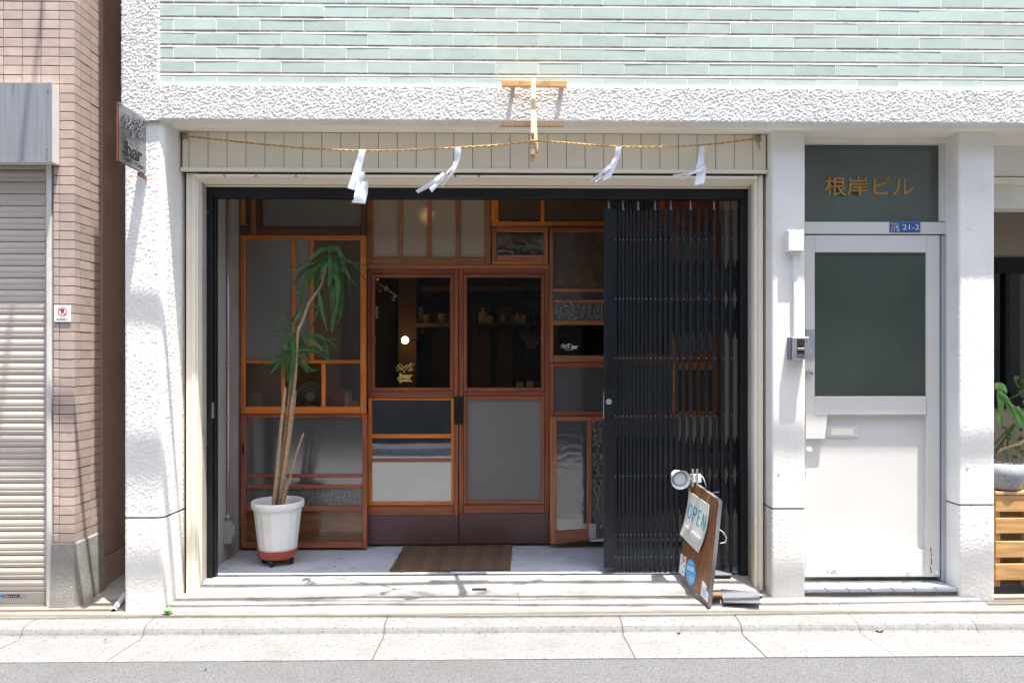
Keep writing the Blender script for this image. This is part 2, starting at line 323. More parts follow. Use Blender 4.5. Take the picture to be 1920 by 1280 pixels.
class MB:
    def __init__(s): s.v = []; s.f = []; s.m = []
    def add(s, vs, fs, mi=0):
        n = len(s.v); s.v += [tuple(v) for v in vs]
        for f in fs: s.f.append([n+i for i in f]); s.m.append(mi)
    def box(s, x0, x1, y0, y1, z0, z1, mi=0, b=0):
        if x0 > x1: x0, x1 = x1, x0
        if y0 > y1: y0, y1 = y1, y0
        if z0 > z1: z0, z1 = z1, z0
        if b:
            b = min(b, (x1-x0)*.45, (z1-z0)*.45, (y1-y0)*.9)
            vs = [(x0, y1, z0), (x1, y1, z0), (x1, y1, z1), (x0, y1, z1), (x0, y0+b, z0), (x1, y0+b, z0), (x1, y0+b, z1), (x0, y0+b, z1),
                  (x0+b, y0, z0+b), (x1-b, y0, z0+b), (x1-b, y0, z1-b), (x0+b, y0, z1-b)]
            fs = [(1, 0, 3, 2), (0, 1, 5, 4), (1, 2, 6, 5), (2, 3, 7, 6), (3, 0, 4, 7), (4, 5, 9, 8), (5, 6, 10, 9), (6, 7, 11, 10), (7, 4, 8, 11), (8, 9, 10, 11)]
            s.add(vs, fs, mi); return s
        vs = [(x0, y0, z0), (x1, y0, z0), (x1, y1, z0), (x0, y1, z0), (x0, y0, z1), (x1, y0, z1), (x1, y1, z1), (x0, y1, z1)]
        s.add(vs, [(0, 3, 2, 1), (4, 5, 6, 7), (0, 1, 5, 4), (1, 2, 6, 5), (2, 3, 7, 6), (3, 0, 4, 7)], mi); return s
    def obox(s, c, ux, uy, uz, hx, hy, hz, mi=0):
        c = Vector(c); vs = []
        for k in (-1, 1):
            for (i, j) in ((-1, -1), (1, -1), (1, 1), (-1, 1)): vs.append(c+ux*hx*i+uy*hy*j+uz*hz*k)
        s.add(vs, [(0, 3, 2, 1), (4, 5, 6, 7), (0, 1, 5, 4), (1, 2, 6, 5), (2, 3, 7, 6), (3, 0, 4, 7)], mi); return s
    def tube(s, pts, r, n=8, mi=0, caps=True):
        pts = [Vector(p) for p in pts]; rs = r if isinstance(r, (list, tuple)) else [r]*len(pts)
        base = len(s.v); up = Vector((0, 0, 1)); prev = None
        for i, p in enumerate(pts):
            t = (pts[min(i+1, len(pts)-1)]-pts[max(i-1, 0)]).normalized()
            if prev is None:
                a = t.cross(up)
                if a.length < .1: a = t.cross(Vector((1, 0, 0)))
            else: a = prev-t*prev.dot(t)
            a.normalize(); prev = a; b = t.cross(a)
            for k in range(n):
                an = 2*pi*k/n; q = p+(a*cos(an)+b*sin(an))*rs[i]; s.v.append(tuple(q))
        for i in range(len(pts)-1):
            for k in range(n):
                k2 = (k+1) % n
                s.f.append([base+i*n+k, base+i*n+k2, base+(i+1)*n+k2, base+(i+1)*n+k]); s.m.append(mi)
        if caps:
            s.f.append([base+k for k in range(n)][::-1]); s.m.append(mi)
            s.f.append([base+(len(pts)-1)*n+k for k in range(n)]); s.m.append(mi)
        return s
    def lathe(s, c, prof, n=24, axis='z', mi=0, cap0=True, cap1=True, facet=None):
        """prof: list of (radius, height along the axis)"""
        c = Vector(c); base = len(s.v)
        if isinstance(axis, Vector):
            a = axis.normalized(); u = a.cross(Vector((0, 0, 1)))
            if u.length < .05: u = Vector((1, 0, 0))
            u.normalize(); w = a.cross(u)
        else:
            a = {'x': Vector((1, 0, 0)), 'y': Vector((0, 1, 0)), 'z': Vector((0, 0, 1))}[axis]
            u = Vector((0, 1, 0)) if axis == 'x' else Vector((1, 0, 0)); w = a.cross(u)
        for (r, h) in prof:
            for k in range(n):
                an = 2*pi*k/n; s.v.append(tuple(c+a*h+(u*cos(an)+w*sin(an))*r))
        for i in range(len(prof)-1):
            for k in range(n):
                k2 = (k+1) % n; s.f.append([base+i*n+k, base+i*n+k2, base+(i+1)*n+k2, base+(i+1)*n+k]); s.m.append(mi)
        if cap0: s.f.append([base+k for k in range(n)][::-1]); s.m.append(mi)
        if cap1: s.f.append([base+(len(prof)-1)*n+k for k in range(n)]); s.m.append(mi)
        return s
    def prism(s, pts, off, mi=0):
        """closed polygon of 3D points pushed along off"""
        n = len(pts); off = Vector(off); a = [Vector(p) for p in pts]; b = [p+off for p in a]
        base = len(s.v); s.v += [tuple(p) for p in a+b]
        s.f.append([base+i for i in range(n)]); s.m.append(mi); s.f.append([base+n+i for i in range(n)][::-1]); s.m.append(mi)
        for i in range(n):
            j = (i+1) % n; s.f.append([base+j, base+i, base+n+i, base+n+j]); s.m.append(mi)
        return s
    def profile_x(s, prof, x0, x1, mi=0, close=True):
        """(y, z) profile extruded along x"""
        n = len(prof); base = len(s.v)
        s.v += [(x0, y, z) for y, z in prof]+[(x1, y, z) for y, z in prof]
        for i in range(n if close else n-1):
            j = (i+1) % n; s.f.append([base+i, base+j, base+n+j, base+n+i]); s.m.append(mi)
        if close:
            s.f.append([base+i for i in range(n)][::-1]); s.m.append(mi); s.f.append([base+n+i for i in range(n)]); s.m.append(mi)
        return s
    def build(s, name, mats, parent=None, smooth=False, origin=None, flip=False):
        if not isinstance(mats, (list, tuple)): mats = [mats]
        lo = [min(v[i] for v in s.v) for i in range(3)]; hi = [max(v[i] for v in s.v) for i in range(3)]
        o = Vector(((lo[0]+hi[0])/2, (lo[1]+hi[1])/2, (lo[2]+hi[2])/2)) if origin is None else Vector(origin)
        if origin is None and parent is None: o.z = lo[2]
        me = bpy.data.meshes.new(name)
        me.from_pydata([(v[0]-o.x, v[1]-o.y, v[2]-o.z) for v in s.v], [], s.f)
        for m in mats: me.materials.append(m)
        me.polygons.foreach_set('material_index', s.m)
        if smooth: me.polygons.foreach_set('use_smooth', [True]*len(s.f))
        me.update(); return link(name, me, o, parent)
CACHE = {}
def piece(name, x0, x1, y0, y1, z0, z1, m, parent, b=.0015, m2=None):
    """a bar, board, tile or pane: shares its mesh with pieces of the same size and material"""
    if x0 > x1: x0, x1 = x1, x0
    if z0 > z1: z0, z1 = z1, z0
    sx, sy, sz = round(x1-x0, 3), round(y1-y0, 3), round(z1-z0, 3)
    key = (name, sx, sy, sz, m.name, b)
    if key not in CACHE:
        q = MB().box(-sx/2, sx/2, -sy/2, sy/2, -sz/2, sz/2, 0, b)
        me = bpy.data.meshes.new(name); me.from_pydata(q.v, [], q.f); me.materials.append(m)
        if m2:
            me.materials.append(m2)
            for i in (1,): me.polygons[i].material_index = 1
        me.update(); CACHE[key] = me
    return link(name, CACHE[key], ((x0+x1)/2, (y0+y1)/2, (z0+z1)/2), parent)
def pr(name, x0, y0, x1, y1, Y, th, m, parent, b=.0015):
    """piece from picture extents on plane Y, th thick going back"""
    a, c, z0, z1 = R(x0, y0, x1, y1, Y); return piece(name, a, c, Y, Y+th, z0, z1, m, parent, b)
def text_mesh(body, bold=0.0):
    c = bpy.data.curves.new('lettering', 'FONT'); c.body = body; c.offset = bold; c.resolution_u = 3
    o = bpy.data.objects.new('lettering', c); COL.objects.link(o)
    bpy.context.view_layer.update(); dg = bpy.context.evaluated_depsgraph_get()
    me = bpy.data.meshes.new_from_object(o.evaluated_get(dg)); vs = [Vector(v.co) for v in me.vertices]; fs = [list(p.vertices) for p in me.polygons]
    COL.objects.unlink(o); bpy.data.objects.remove(o); bpy.data.meshes.remove(me)
    x0 = min(v.x for v in vs); x1 = max(v.x for v in vs); y0 = min(v.y for v in vs); y1 = max(v.y for v in vs)
    return [((v.x-x0)/(x1-x0), (v.y-y0)/(y1-y0)) for v in vs], fs
def lettering(body, O, U, V, m, parent, name='lettering', bold=.0, lift=None, mb=None, mi=0):
    """text filling the parallelogram O, O+U, O+V"""
    vs, fs = text_mesh(body, bold); O, U, V = Vector(O), Vector(U), Vector(V)
    L = lift if lift is not None else U.cross(V).normalized()*.0012
    q = mb or MB(); q.add([O+U*a+V*b+L for a, b in vs], fs, mi)
    return q if mb is not None else q.build(name, m, parent)
def stroke(mb, pts, O, U, V, w, L, mi=0, sub=5):
    """flat brush stroke through (u, v) points, width w metres, on the parallelogram O U V"""
    P3 = [Vector(O)+Vector(U)*a+Vector(V)*b+L for a, b in pts]; sm = []
    for i in range(len(P3)-1):
        p0 = P3[max(i-1, 0)]; p1 = P3[i]; p2 = P3[i+1]; p3 = P3[min(i+2, len(P3)-1)]
        for k in range(sub):
            t = k/sub
            sm.append(.5*((2*p1)+(p2-p0)*t+(2*p0-5*p1+4*p2-p3)*t*t+(3*p1-p0-3*p2+p3)*t**3))
    sm.append(P3[-1]); N = Vector(U).cross(Vector(V)).normalized(); base = len(mb.v)
    for i, p in enumerate(sm):
        t = (sm[min(i+1, len(sm)-1)]-sm[max(i-1, 0)])
        if t.length < 1e-7: t = Vector(U)
        n = N.cross(t.normalized()); k = i/(len(sm)-1); ww = w*(.55+.45*sin(pi*min(1, max(0, k))))
        mb.v += [tuple(p+n*ww/2), tuple(p-n*ww/2)]
    for i in range(len(sm)-1):
        mb.f.append([base+2*i, base+2*i+1, base+2*i+3, base+2*i+2]); mb.m.append(mi)
RINNE = [  # the flowing script word of the bar's sign, as strokes in a unit box (u right, v up)
    [(.0, .42), (.10, .66), (.22, .84), (.32, .80), (.33, .62), (.27, .50), (.22, .50), (.30, .40), (.36, .42), (.40, .52)],
    [(.17, .76), (.19, .55), (.13, .30), (.03, .22)],
    [(.38, .62), (.39, .50), (.43, .50), (.44, .66), (.44, .52), (.49, .50), (.50, .68), (.54, .72), (.56, .58), (.60, .58), (.62, .76), (.68, .80), (.70, .66), (.74, .64)],
    [(.72, .72), (.80, .78), (.86, .90), (.80, .94), (.76, .80), (.82, .66), (.92, .72), (.99, .95)],
    [(.26, .28), (.36, .38), (.42, .28), (.42, .02)],
    [(.42, .02), (.52, .30), (.66, .50), (.80, .56), (.86, .42), (.80, .28), (.72, .24), (.70, .32), (.80, .38), (.97, .24)]]

def displaced(path, L0, L1, res, axis, amp, fr, m, name, parent, lump=1.0, seed=0, round_r=0):
    """rough-cast surface: a cross-section path run along an axis, every point pushed along its normal by noise"""
    pts = []
    P2 = [Vector(p) for p in path]
    for i in range(len(P2)-1):
        n = max(1, int((P2[i+1]-P2[i]).length/res))
        for k in range(n): pts.append(P2[i].lerp(P2[i+1], k/n))
    pts.append(P2[-1])
    nrm = []
    for i in range(len(pts)):
        t = (pts[min(i+1, len(pts)-1)]-pts[max(i-1, 0)]).normalized(); nrm.append(Vector((t.y, -t.x)))
    N = max(2, int((L1-L0)/res)); vs = []; fs = []; W = len(pts)
    for j in range(N+1):
        L = L0+(L1-L0)*j/N
        for i, p in enumerate(pts):
            q = (L, p.x, p.y) if axis == 'x' else (p.x, p.y, L)
            s = Vector(q)*fr+Vector((seed, seed, 0))
            h = noise.noise(s)+.6*noise.noise(s*2.3)*lump
            h = max(-.35, h)
            if j in (0, N) or i in (0, W-1): h = 0
            d = nrm[i]*amp*h
            vs.append((L, p.x+d.x, p.y+d.y) if axis == 'x' else (p.x+d.x, p.y+d.y, L))
    for j in range(N):
        for i in range(W-1):
            a = j*W+i; fs.append((a, a+1, a+W+1, a+W))
    q = MB(); q.v = vs; q.f = fs; q.m = [0]*len(fs)
    return q.build(name, m, parent, smooth=True)

# ------------------------------------------------------------------ planes (metres in front of the camera)
YB = 3.95; YT = 3.968; YL = 3.968; YP = 4.08; YS = 4.15; YR = 4.17; YF = 4.27
FLOOR = .125
XL, XR = X(226, YB), 4.2
SOF = Z(229, YB); BTOP = Z(160, YB)

# ------------------------------------------------------------------ the street
q = MB(); q.box(-200, 200, -200, 200, -.4, -.12); tag(q.build('ground', M['asphalt']), kind='structure')
q = MB(); q.box(-40, 40, -.95, 3.40, -.11, 0); tag(q.build('road', M['asphalt']), kind='structure')
q = MB(); q.box(-40, 40, -6, -.95, -.11, .04); tag(q.build('opposite_pavement', M['apron']), kind='structure')
kerb = thing('kerb', (0, 3.6, 0), kind='structure')
kp = [(3.402, -.1), (3.402, .003), (3.56, -.006), (3.71, -.018), (3.738, -.017), (3.750, -.008), (3.757, .006), (3.765, .018), (3.78, .027), (3.81, .032), (3.85, .033), (3.885, .034), (3.885, -.1)]
kme = None
KX = X(945, 3.42)
for i in range(-8, 10):
    x0 = KX+.6*i+.002; L = .5965
    if kme is None:
        q = MB(); q.profile_x(kp, -L/2, L/2); kme = bpy.data.meshes.new('kerb_block'); kme.from_pydata(q.v, [], q.f); kme.materials.append(M['kerb']); kme.update()
    o = link('kerb_block', kme, (x0+L/2, 0, random.uniform(-.0012, .0012)), kerb); o.rotation_euler.z = random.uniform(-.0006, .0006)
q = MB(); kb = [(y+(.0015 if z > -.1 else 0), z-.003 if z > -.1 else z) for y, z in kp]; q.profile_x(kb, KX-4.8, KX+6); q.build('joint_bed', M['joint_sand'], kerb)
# forecourt: sandy strip behind the kerb, worn concrete apron, ledge and step, all real levels
pave = thing('forecourt', (0, 4.0, 0), kind='structure')
def rough_strip(name, prof, x0, x1, m, parent, amp=.004, nx=260, seed=0):
    q = MB(); W = len(prof); vs = []
    for j in range(nx+1):
        x = x0+(x1-x0)*j/nx
        for i, (y, z) in enumerate(prof):
            a = noise.noise(Vector((x*3.1, y*9, seed)))*amp; b = noise.noise(Vector((x*2.3, y*3, seed+9)))*amp*1.6
            c = noise.noise(Vector((x*19, y*23, seed+5)))*amp*.5
            if i == 0 or i == W-1: a = b = c = 0
            vs.append((x, y+b+c, z+a*.6+c*.4))
    fs = [(j*W+i, j*W+W+i, j*W+W+i+1, j*W+i+1) for j in range(nx) for i in range(W-1)]
    q.add(vs, fs); return q.build(name, m, parent, smooth=False)
rough_strip('mortar_strip', [(3.886, -.05), (3.886, .028), (3.93, .031), (3.97, .033), (4.2, .03)], -3.0, 3.2, M['sand'], pave, .003, 200, 3)
rough_strip('ledge', [(3.955, .0), (3.958, .034), (3.975, .044), (4.01, .050), (4.06, .056), (4.10, .058), (4.16, .062), (4.45, .062)], -1.78, 2.62, M['apron'], pave, .005, 320, 1)
xs0, xs1 = X(371, YR), X(1415, YR)
rough_strip('entrance_step', [(4.135, .03), (4.14, .062), (4.148, .078), (4.165, .083), (4.20, .095), (4.235, .108), (4.262, .119), (4.30, .120)], xs0-.02, xs1+.02, M['apron'], pave, .003, 240, 2)
# cracks lying in the worn concrete
rc = random.Random(3)
for (px, py, n, dx, dy) in ((970, 1110, 7, 2, 5), (1205, 1092, 5, 2, 3), (560, 1128, 9, 9, -1), (1180, 1135, 9, 9, 0), (420, 1095, 6, 6, 2), (1340, 1108, 6, 5, 4), (700, 1121, 9, 8, -1)):
    q = MB(); pts = []; x, y = px, py
    for i in range(n):
        Yg = 1.33*FPX/(y-HOR)
        pts.append((X(x, Yg), Yg, 0)); x += dx+rc.uniform(-3, 3); y += dy+rc.uniform(-1.5, 1.5)
    vs = []
    for i, p in enumerate(pts):
        w = .0016*(1-i/len(pts))+.0006; z = .0635 if p[1] > 4.0 else .054
        z = .066+max(0, (p[1]-4.13))*.42 if p[1] > 4.13 else z
        vs += [(p[0], p[1]-w, z), (p[0]+w, p[1]+w, z)]
    q.add(vs, [(2*i, 2*i+2, 2*i+3, 2*i+1) for i in range(len(pts)-1)]); o = q.build('crack', M['crack'], pave)
q = MB(); a, c, z0, z1 = R(885, 1098, 913, 1105, 4.15); q.box(a, c, 4.15, 4.172, .090, .094); q.build('drain_plate', M['steel'], pave)
# marble entrance floor in slabs
fl = thing('entrance_floor', (0, 4.6, 0), kind='structure')
xl, xr = -1.69, 1.45
cut = [xl, -1.02, -.30, .42, X(1070, 4.6)+.16, xr]
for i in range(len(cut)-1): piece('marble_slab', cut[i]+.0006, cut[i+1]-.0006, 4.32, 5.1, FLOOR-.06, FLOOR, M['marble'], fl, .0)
q = MB(); q.box(xl, xr, 4.299, 4.318, .05, .121); q.build('gate_rail', M['black'], fl)
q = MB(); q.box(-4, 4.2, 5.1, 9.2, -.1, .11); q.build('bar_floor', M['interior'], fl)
# alley ground on the left
rough_strip('alley_ground', [(3.887, .0), (3.887, .024), (3.93, .018), (3.99, .012), (4.06, .012), (4.2, .03), (4.6, .06), (5.2, .09), (7.0, .1)], -6.5, -1.79, M['apron'], pave, .010, 120, 8)

# ------------------------------------------------------------------ the shop building
bld = thing('shop_building', (0, YB, 0), 'white stuccoed building with seafoam green tiles above an open shop entrance and white side door', 'building')
# stucco
xc = X(297, YB)
displaced([(4.02, SOF), (YB+.012, SOF), (YB+.003, SOF+.003), (YB, SOF+.012), (YB, BTOP-.008), (YB+.006, BTOP), (4.0, BTOP)], xc+.001, XR, .0044, 'x', .0054, 165, M['stucco'], 'rough_beam', bld, 1.1)
# upper corner column
displaced([(XL, 4.25), (XL, YB+.012), (XL+.004, YB+.003), (XL+.012, YB), (xc-.004, YB), (xc, YB+.004), (xc, 4.0)], SOF-.0, 4.0, .0046, 'z', .0054, 160, M['stucco'], 'corner_column', bld, 1.1)
XP0, XP1 = X(233, YL), X(307, YL)
ZJ = Z(970, YL, 300)
for (a, b, nm, e) in ((-.03, ZJ-.004, 'pillar_base', .0), (ZJ+.004, SOF+.002, 'pillar', .0)):
    displaced([(XP0, 4.6), (XP0, YL+.015), (XP0+.004, YL+.004), (XP0+.015, YL), (XP1-.03, YL), (XP1-.019, YL+.002), (XP1-.010, YL+.007), (XP1-.004, YL+.015), (XP1-.001, YL+.026), (XP1, YL+.04), (XP1+.01, YS+.06)], a, b, .0050, 'z', .0024 if nm == 'pillar' else .0018, 135, M['stucco_fine'], nm, bld, .9, 4)
q = MB(); q.box(XP0+.010, XP1-.032, YL+.012, 4.5, -.05, SOF); q.build('pillar_core', M['sand'], bld)
def pilaster(x0, x1, yb, zj):
    for (a, b, nm) in ((.0, zj-.004, 'pilaster_base'), (zj+.004, SOF+.002, 'pilaster')):
        displaced([(x0+.004, yb), (x0, YP+.012), (x0+.003, YP+.003), (x0+.012, YP), (x1-.012, YP), (x1-.003, YP+.003), (x1, YP+.012), (x1, 4.6)], a, b, .0056, 'z', .0011 if nm == 'pilaster' else .0020, 135, M['stucco_fine'], nm, bld, .9, x0*7)
    q = MB(); q.box(x0+.008, x1-.006, YP+.006, yb, 0, SOF); q.build('pilaster_core', M['sand'], bld)
PA0, PA1 = X(1447, YP), X(1510, YP); PB0, PB1 = X(1798, YP), X(1865, YP)
pilaster(PA0, PA1, 4.5, Z(953, YP, 1480)); pilaster(PB0, PB1, 4.6, Z(946, YP, 1830))
# anchor marks
for (px, py) in ((1457, 407), (1817, 427), (1461, 884), (1815, 873)):
    p = P(px, py, YP-.003); q = MB(); q.lathe(p, [(.009, 0), (.007, -.001), (.003, -.0005)], 9, 'y'); q.build('plugged_anchor_hole', M['stucco_fine'], bld)
# soffit and shell
q = MB(); q.box(XL+.02, XR, YB+.02, 4.6, SOF+.001, SOF+.09); q.build('soffit', M['soffit'], bld)
q = MB(); q.box(XL+.01, XR, 3.99, 4.2, SOF+.095, 9.2); q.build('upper_wall', M['lime'], bld)
q = MB(); q.box(XL+.01, XR, 4.2, 9.6, 9.0, 9.2); q.build('roof', M['soffit'], bld)
q = MB(); q.box(XL+.01, XL+.15, 4.61, 9.6, -.05, 9.0); q.build('side_wall', M['stucco_fine'], bld)
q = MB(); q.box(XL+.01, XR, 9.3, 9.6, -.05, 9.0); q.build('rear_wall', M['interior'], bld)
q = MB(); q.box(XR-.1, XR, 4.2, 9.3, -.05, 9.0); q.build('side_wall', M['stucco_fine'], bld)
# green tiles, one object each
pitch = (Z(13, YT)-Z(143, YT))/5; tl = abs(X(409.7, YT)-X(328.5, YT)); th_ = pitch*.775
xa = X(296, YT); jA = X(365.3, YT); jB = X(325.3, YT); zb = Z(143, YT)
q = MB(); q.box(xa-.004, XR, YT+.0052, YT+.0125, BTOP-.004, 5.2); q.build('tile_bed', M['lime'], bld)
rt = random.Random(11); JM = MB()
for r in range(-1, 7):
    z0 = zb+pitch*r-.0; off = jA if r % 2 == 0 else jB
    zt = z0+pitch-.012; zl = z0+.0; hh = th_
    if r == -1: z0 = BTOP+.003; hh = zb-pitch+pitch-.011-z0; 
    x = off-tl
    while x < XR-.05:
        x0 = max(x+.0025, xa+.002); x1 = min(x+tl-.0025, XR)
        if x1-x0 > .02:
            zz = z0+(.013 if r >= 0 else 0)
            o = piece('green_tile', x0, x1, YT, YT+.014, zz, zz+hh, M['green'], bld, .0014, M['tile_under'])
            o.rotation_euler = (rt.uniform(-.012, .012)-.02, rt.uniform(-.003, .003), rt.uniform(-.006, .006)); o.location.y += rt.uniform(-.0012, .0012)
            if x1 < XR-.01: JM.box(x1+.0004, x1+.0046, YT+.0006, YT+.0051, zz-.0, zz+hh-.001)
        x += tl
JM.build('joint_mortar', M['lime'], bld)
q = MB()
for r in range(7, 30):
    off = jA if r % 2 == 0 else jB; x = off-tl
    while x < XR-.05:
        x0 = max(x+.0025, xa+.002); x1 = min(x+tl-.0025, XR); zz = zb+pitch*r+.013
        if x1-x0 > .02: q.box(x0, x1, YT, YT+.014, zz, zz+th_, 0)
        x += tl
tag(q.build('green_tile_field', M['green'], bld), kind='stuff')
# pale hard stain ledge under each course is the projecting mortar bead
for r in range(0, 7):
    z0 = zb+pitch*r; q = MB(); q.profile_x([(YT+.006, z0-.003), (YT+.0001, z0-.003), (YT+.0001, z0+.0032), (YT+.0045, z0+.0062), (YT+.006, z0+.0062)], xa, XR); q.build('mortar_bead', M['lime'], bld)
    q = MB(); q.box(xa, XR, YT+.0026, YT+.0050, z0+.0063, z0+.0128); q.build('stained_shaded_joint', M['tile_under'], bld)  # brown strip: joint dirt with the shade under the tiles painted in
# cream board fascia over the entrance
Zf0, Zf1 = Z(319, YS), Z(247, YS); n = 31
q = MB(); q.box(X(341, YS), X(1438, YS), YS+.008, YS+.05, Zf0-.02, SOF+.002); q.build('fascia_backing', M['crack'], bld)
j0 = X(354.2, YS); pitchb = abs(X(709.5, YS)-X(354.2, YS))/10
bx = j0-pitchb
for k in range(32):
    x0 = max(bx+pitchb*k+.0018, X(342, YS)); x1 = min(bx+pitchb*(k+1)-.0018, X(1436, YS))
    if x1-x0 > .01: piece('fascia_board', x0, x1, YS, YS+.007, Zf0, SOF-.002, M['cream'], bld, .001)
q = MB(); q.box(X(341, YS), X(1438, YS), YS-.018, YS+.04, Z(324, YS), Z(317.5, YS), 0, .002); q.build('fascia_trim', M['cream'], bld)
# shutter head, guide rails, reveals
x0, x1 = X(366, YS), X(1420, YS)
q = MB(); q.profile_x([(YS+.0, Z(333, YS)), (YS+.0, Z(328.5, YS)), (YS+.03, Z(328.5, YS)), (YF, 2.48), (YF, Z(352, YF)+.001), (YF-.02, Z(350, YF)), (YS+.012, Z(334, YS))], x0, x1)
q.build('shutter_head', M['cream'], bld)
q = MB(); q.box(X(388, YF), X(1402, YF), YF-.028, YF-.004, Z(353, YF), Z(349.5, YF-.02)); q.build('shutter_lip', M['cream'], bld)
for px in (438, 500, 578, 890, 935, 1160): 
    p = P(px*.96, 330.5, YS-.001); q = MB(); q.lathe(p, [(.005, 0), (.005, -.002)], 8, 'y'); q.build('screw', M['crack'], bld)
for (a, b, s) in ((349, 371.5, 1), (1414.5, 1430, -1)):
    xa_, xb_ = X(a, YR), X(b, YR); zt = Z(325, YR); zb_ = Z(1110 if s > 0 else 1108, YR)
    q = MB(); w = xb_-xa_
    q.box(xa_, xa_+w*.42, YR, YR+.05, zb_, zt, 0, .0015); q.box(xa_+w*.42+.002, xb_-.012 if s > 0 else xb_, YR-.005, YR+.05, zb_, zt, 0, .0015)
    if s > 0: q.box(xb_-.010, xb_, YR-.002, YR+.06, zb_, zt, 0, .001)
    q.build('shutter_guide_rail', M['cream'], bld)
q = MB(); q.box(X(373, YR+.02), X(387, YF), YR+.052, YF+.06, .05, 2.42); q.build('reveal', M['concrete_wall'], bld)
q = MB(); q.box(X(1402.5, YF), X(1430, YR)+.02, YR+.052, YF+.06, .05, 2.42); q.build('reveal', M['concrete_wall'], bld)
# black steel portal
fx0, fx1, fx2, fx3 = X(387, YF), X(402, YF), X(1389, YF), X(1402, YF); zt0, zt1 = Z(372, YF), Z(352.5, YF)
pf = subempty('gate_portal', bld, (0, YF, 0))
piece('header', fx0, fx3, YF, YF+.055, zt0, zt1, M['black'], pf, .002)
piece('post', fx0, fx1-.012, YF, YF+.055, .115, zt0-.001, M['black'], pf, .002); piece('post', fx1-.011, fx1, YF+.018, YF+.055, .115, zt0-.001, M['black'], pf, .002)
piece('post', fx2, fx3, YF, YF+.055, .115, zt0-.001, M['black'], pf, .002)
pr('strike_plate', 396.5, 754, 401, 784, YF-.002, .004, M['rivet'], pf, .0005)
for py in (398, 615, 831): 
    q = MB(); q.lathe(P(390, py, YF-.001), [(.0035, 0), (.0035, -.002)], 8, 'y'); q.build('bolt', M['rivet'], pf)
# porch walls and ceiling
q = MB(); q.box(xl-.12, xl, YF+.06, 9.3, -.02, 2.7); q.build('porch_wall', M['concrete_wall'], bld)
q = MB(); q.box(xr, xr+.12, YF+.06, 9.3, -.02, 2.7); q.build('porch_wall', M['darkwall'], bld)
q = MB(); q.box(xl, xr, YF+.06, 9.3, 2.52, 2.6); q.build('porch_ceiling', M['concrete_wall'], bld)
# skirting mark on the left wall, conduit pipe with outlet
cd = thing('wall_conduit', (xl+.015, 4.62, .2), 'thin galvanised conduit pipe running down the grey entrance wall to a metal outlet box', 'conduit')
q = MB(); yc = 4.63; q.tube([(xl+.013, yc, Z(372, yc)+.1), (xl+.013, yc, .372)], .0085, 10); q.build('pipe', M['steel'], cd, smooth=True)
for zz in (1.36-.04, .395, 1.0): q = MB(); q.tube([(xl+.013, yc, zz-.011), (xl+.013, yc, zz+.011)], .0125, 10); q.box(xl, xl+.012, yc-.03, yc+.03, zz-.006, zz+.006); q.build('pipe_clip', M['steel'], cd)
q = MB(); q.box(xl, xl+.042, yc-.04, yc+.045, .235, .372); q.build('outlet_box', M['steel'], cd)
q = MB(); q.box(xl+.042, xl+.046, yc-.032, yc+.037, .245, .360); q.build('cover', M['jamb'], cd)
q = MB(); q.box(xl+.046, xl+.049, yc-.012, yc+.018, .275, .335); q.build('socket', M['ceramic'], cd)

# ---- white side door with transom, a part of the building
YD = 4.21
dr = subempty('side_door', bld, (X(1630, YD), YD, .1))
q = MB(); q.box(PA1, PB0+.02, YD+.06, 4.5, .0, 2.7); q.build('hall_wall', M['darkwall'], bld)
pr('leaf_panel', 1509, 777, 1741, 1081, YD+.022, .02, M['door'], dr, .001)
pr('stile', 1509, 441, 1528, 776, YD, .04, M['door'], dr, .003)
pr('stile', 1737.5, 441, 1762.5, 1081, YD, .04, M['door'], dr, .003)
pr('rail', 1528.2, 441, 1737.3, 473, YD, .04, M['door'], dr, .003)
pr('mid_rail', 1528.2, 743, 1737.3, 777, YD-.008, .04, M['door'], dr, .003)
pr('bottom_rail', 1509, 1031, 1737.3, 1081, YD+.004, .04, M['door'], dr, .004)
pr('wired_pane', 1527, 472, 1739, 744, YD+.014, .006, M['wired'], dr, 0)
q = MB(); q.prism([P(*v, YD-.005) for v in ((1511, 745), (1555, 745), (1547, 822), (1511, 822))][::-1], (0, .003, 0)); q.build('finger_guard', M['door'], dr)
pr('letter_slot', 1549, 799, 1609.5, 819, YD+.0135, .009, M['door'], dr, .002)
pr('letter_flap', 1558, 803, 1600, 815, YD+.0105, .003, M['soffit'], dr, .001)
pr('lock_keypad', 1512, 617, 1527.5, 673, YD-.014, .014, M['jamb'], dr, .002)
a, c, z0, z1 = R(1518.5, 653, 1523, 661, YD-.0155); lettering('2', (a, YD-.0155, z0), (c-a, 0, 0), (0, 0, z1-z0), M['white_print'], dr, 'keypad_print')
q = MB(); p = P(1518, 699, YD-.01); q.lathe(p, [(.020, .01), (.020, -.006), (.014, -.016), (.009, -.018), (.009, -.012)], 18, 'y'); q.build('lock_cylinder', M['steel'], dr, smooth=False)
q = MB(); p = P(1517, 843, YD-.004); q.lathe(p, [(.017, .004), (.017, -.004), (.010, -.006)], 18, 'y'); q.build('blanked_knob_hole', M['door'], dr)
for px in (1704, 1757): q = MB(); q.lathe(P(px, 1073, YD-.002), [(.012, .01), (.011, -.008), (.006, -.012)], 14, 'y'); q.build('door_bumper', M['white_plastic'], dr)
q = MB(); rr = random.Random(5)
for i in range(7):
    p = P(rr.uniform(1545, 1568), rr.uniform(1069, 1075), YD+.0035); s = rr.uniform(.002, .006); q.prism([p+Vector((cos(t)*s*rr.uniform(.6, 1.5), 0, sin(t)*s*.6)) for t in [k*2*pi/7 for k in range(7)]], (0, -.0008, 0))
q.build('rust_spot', M['rust'], dr)
q = MB()
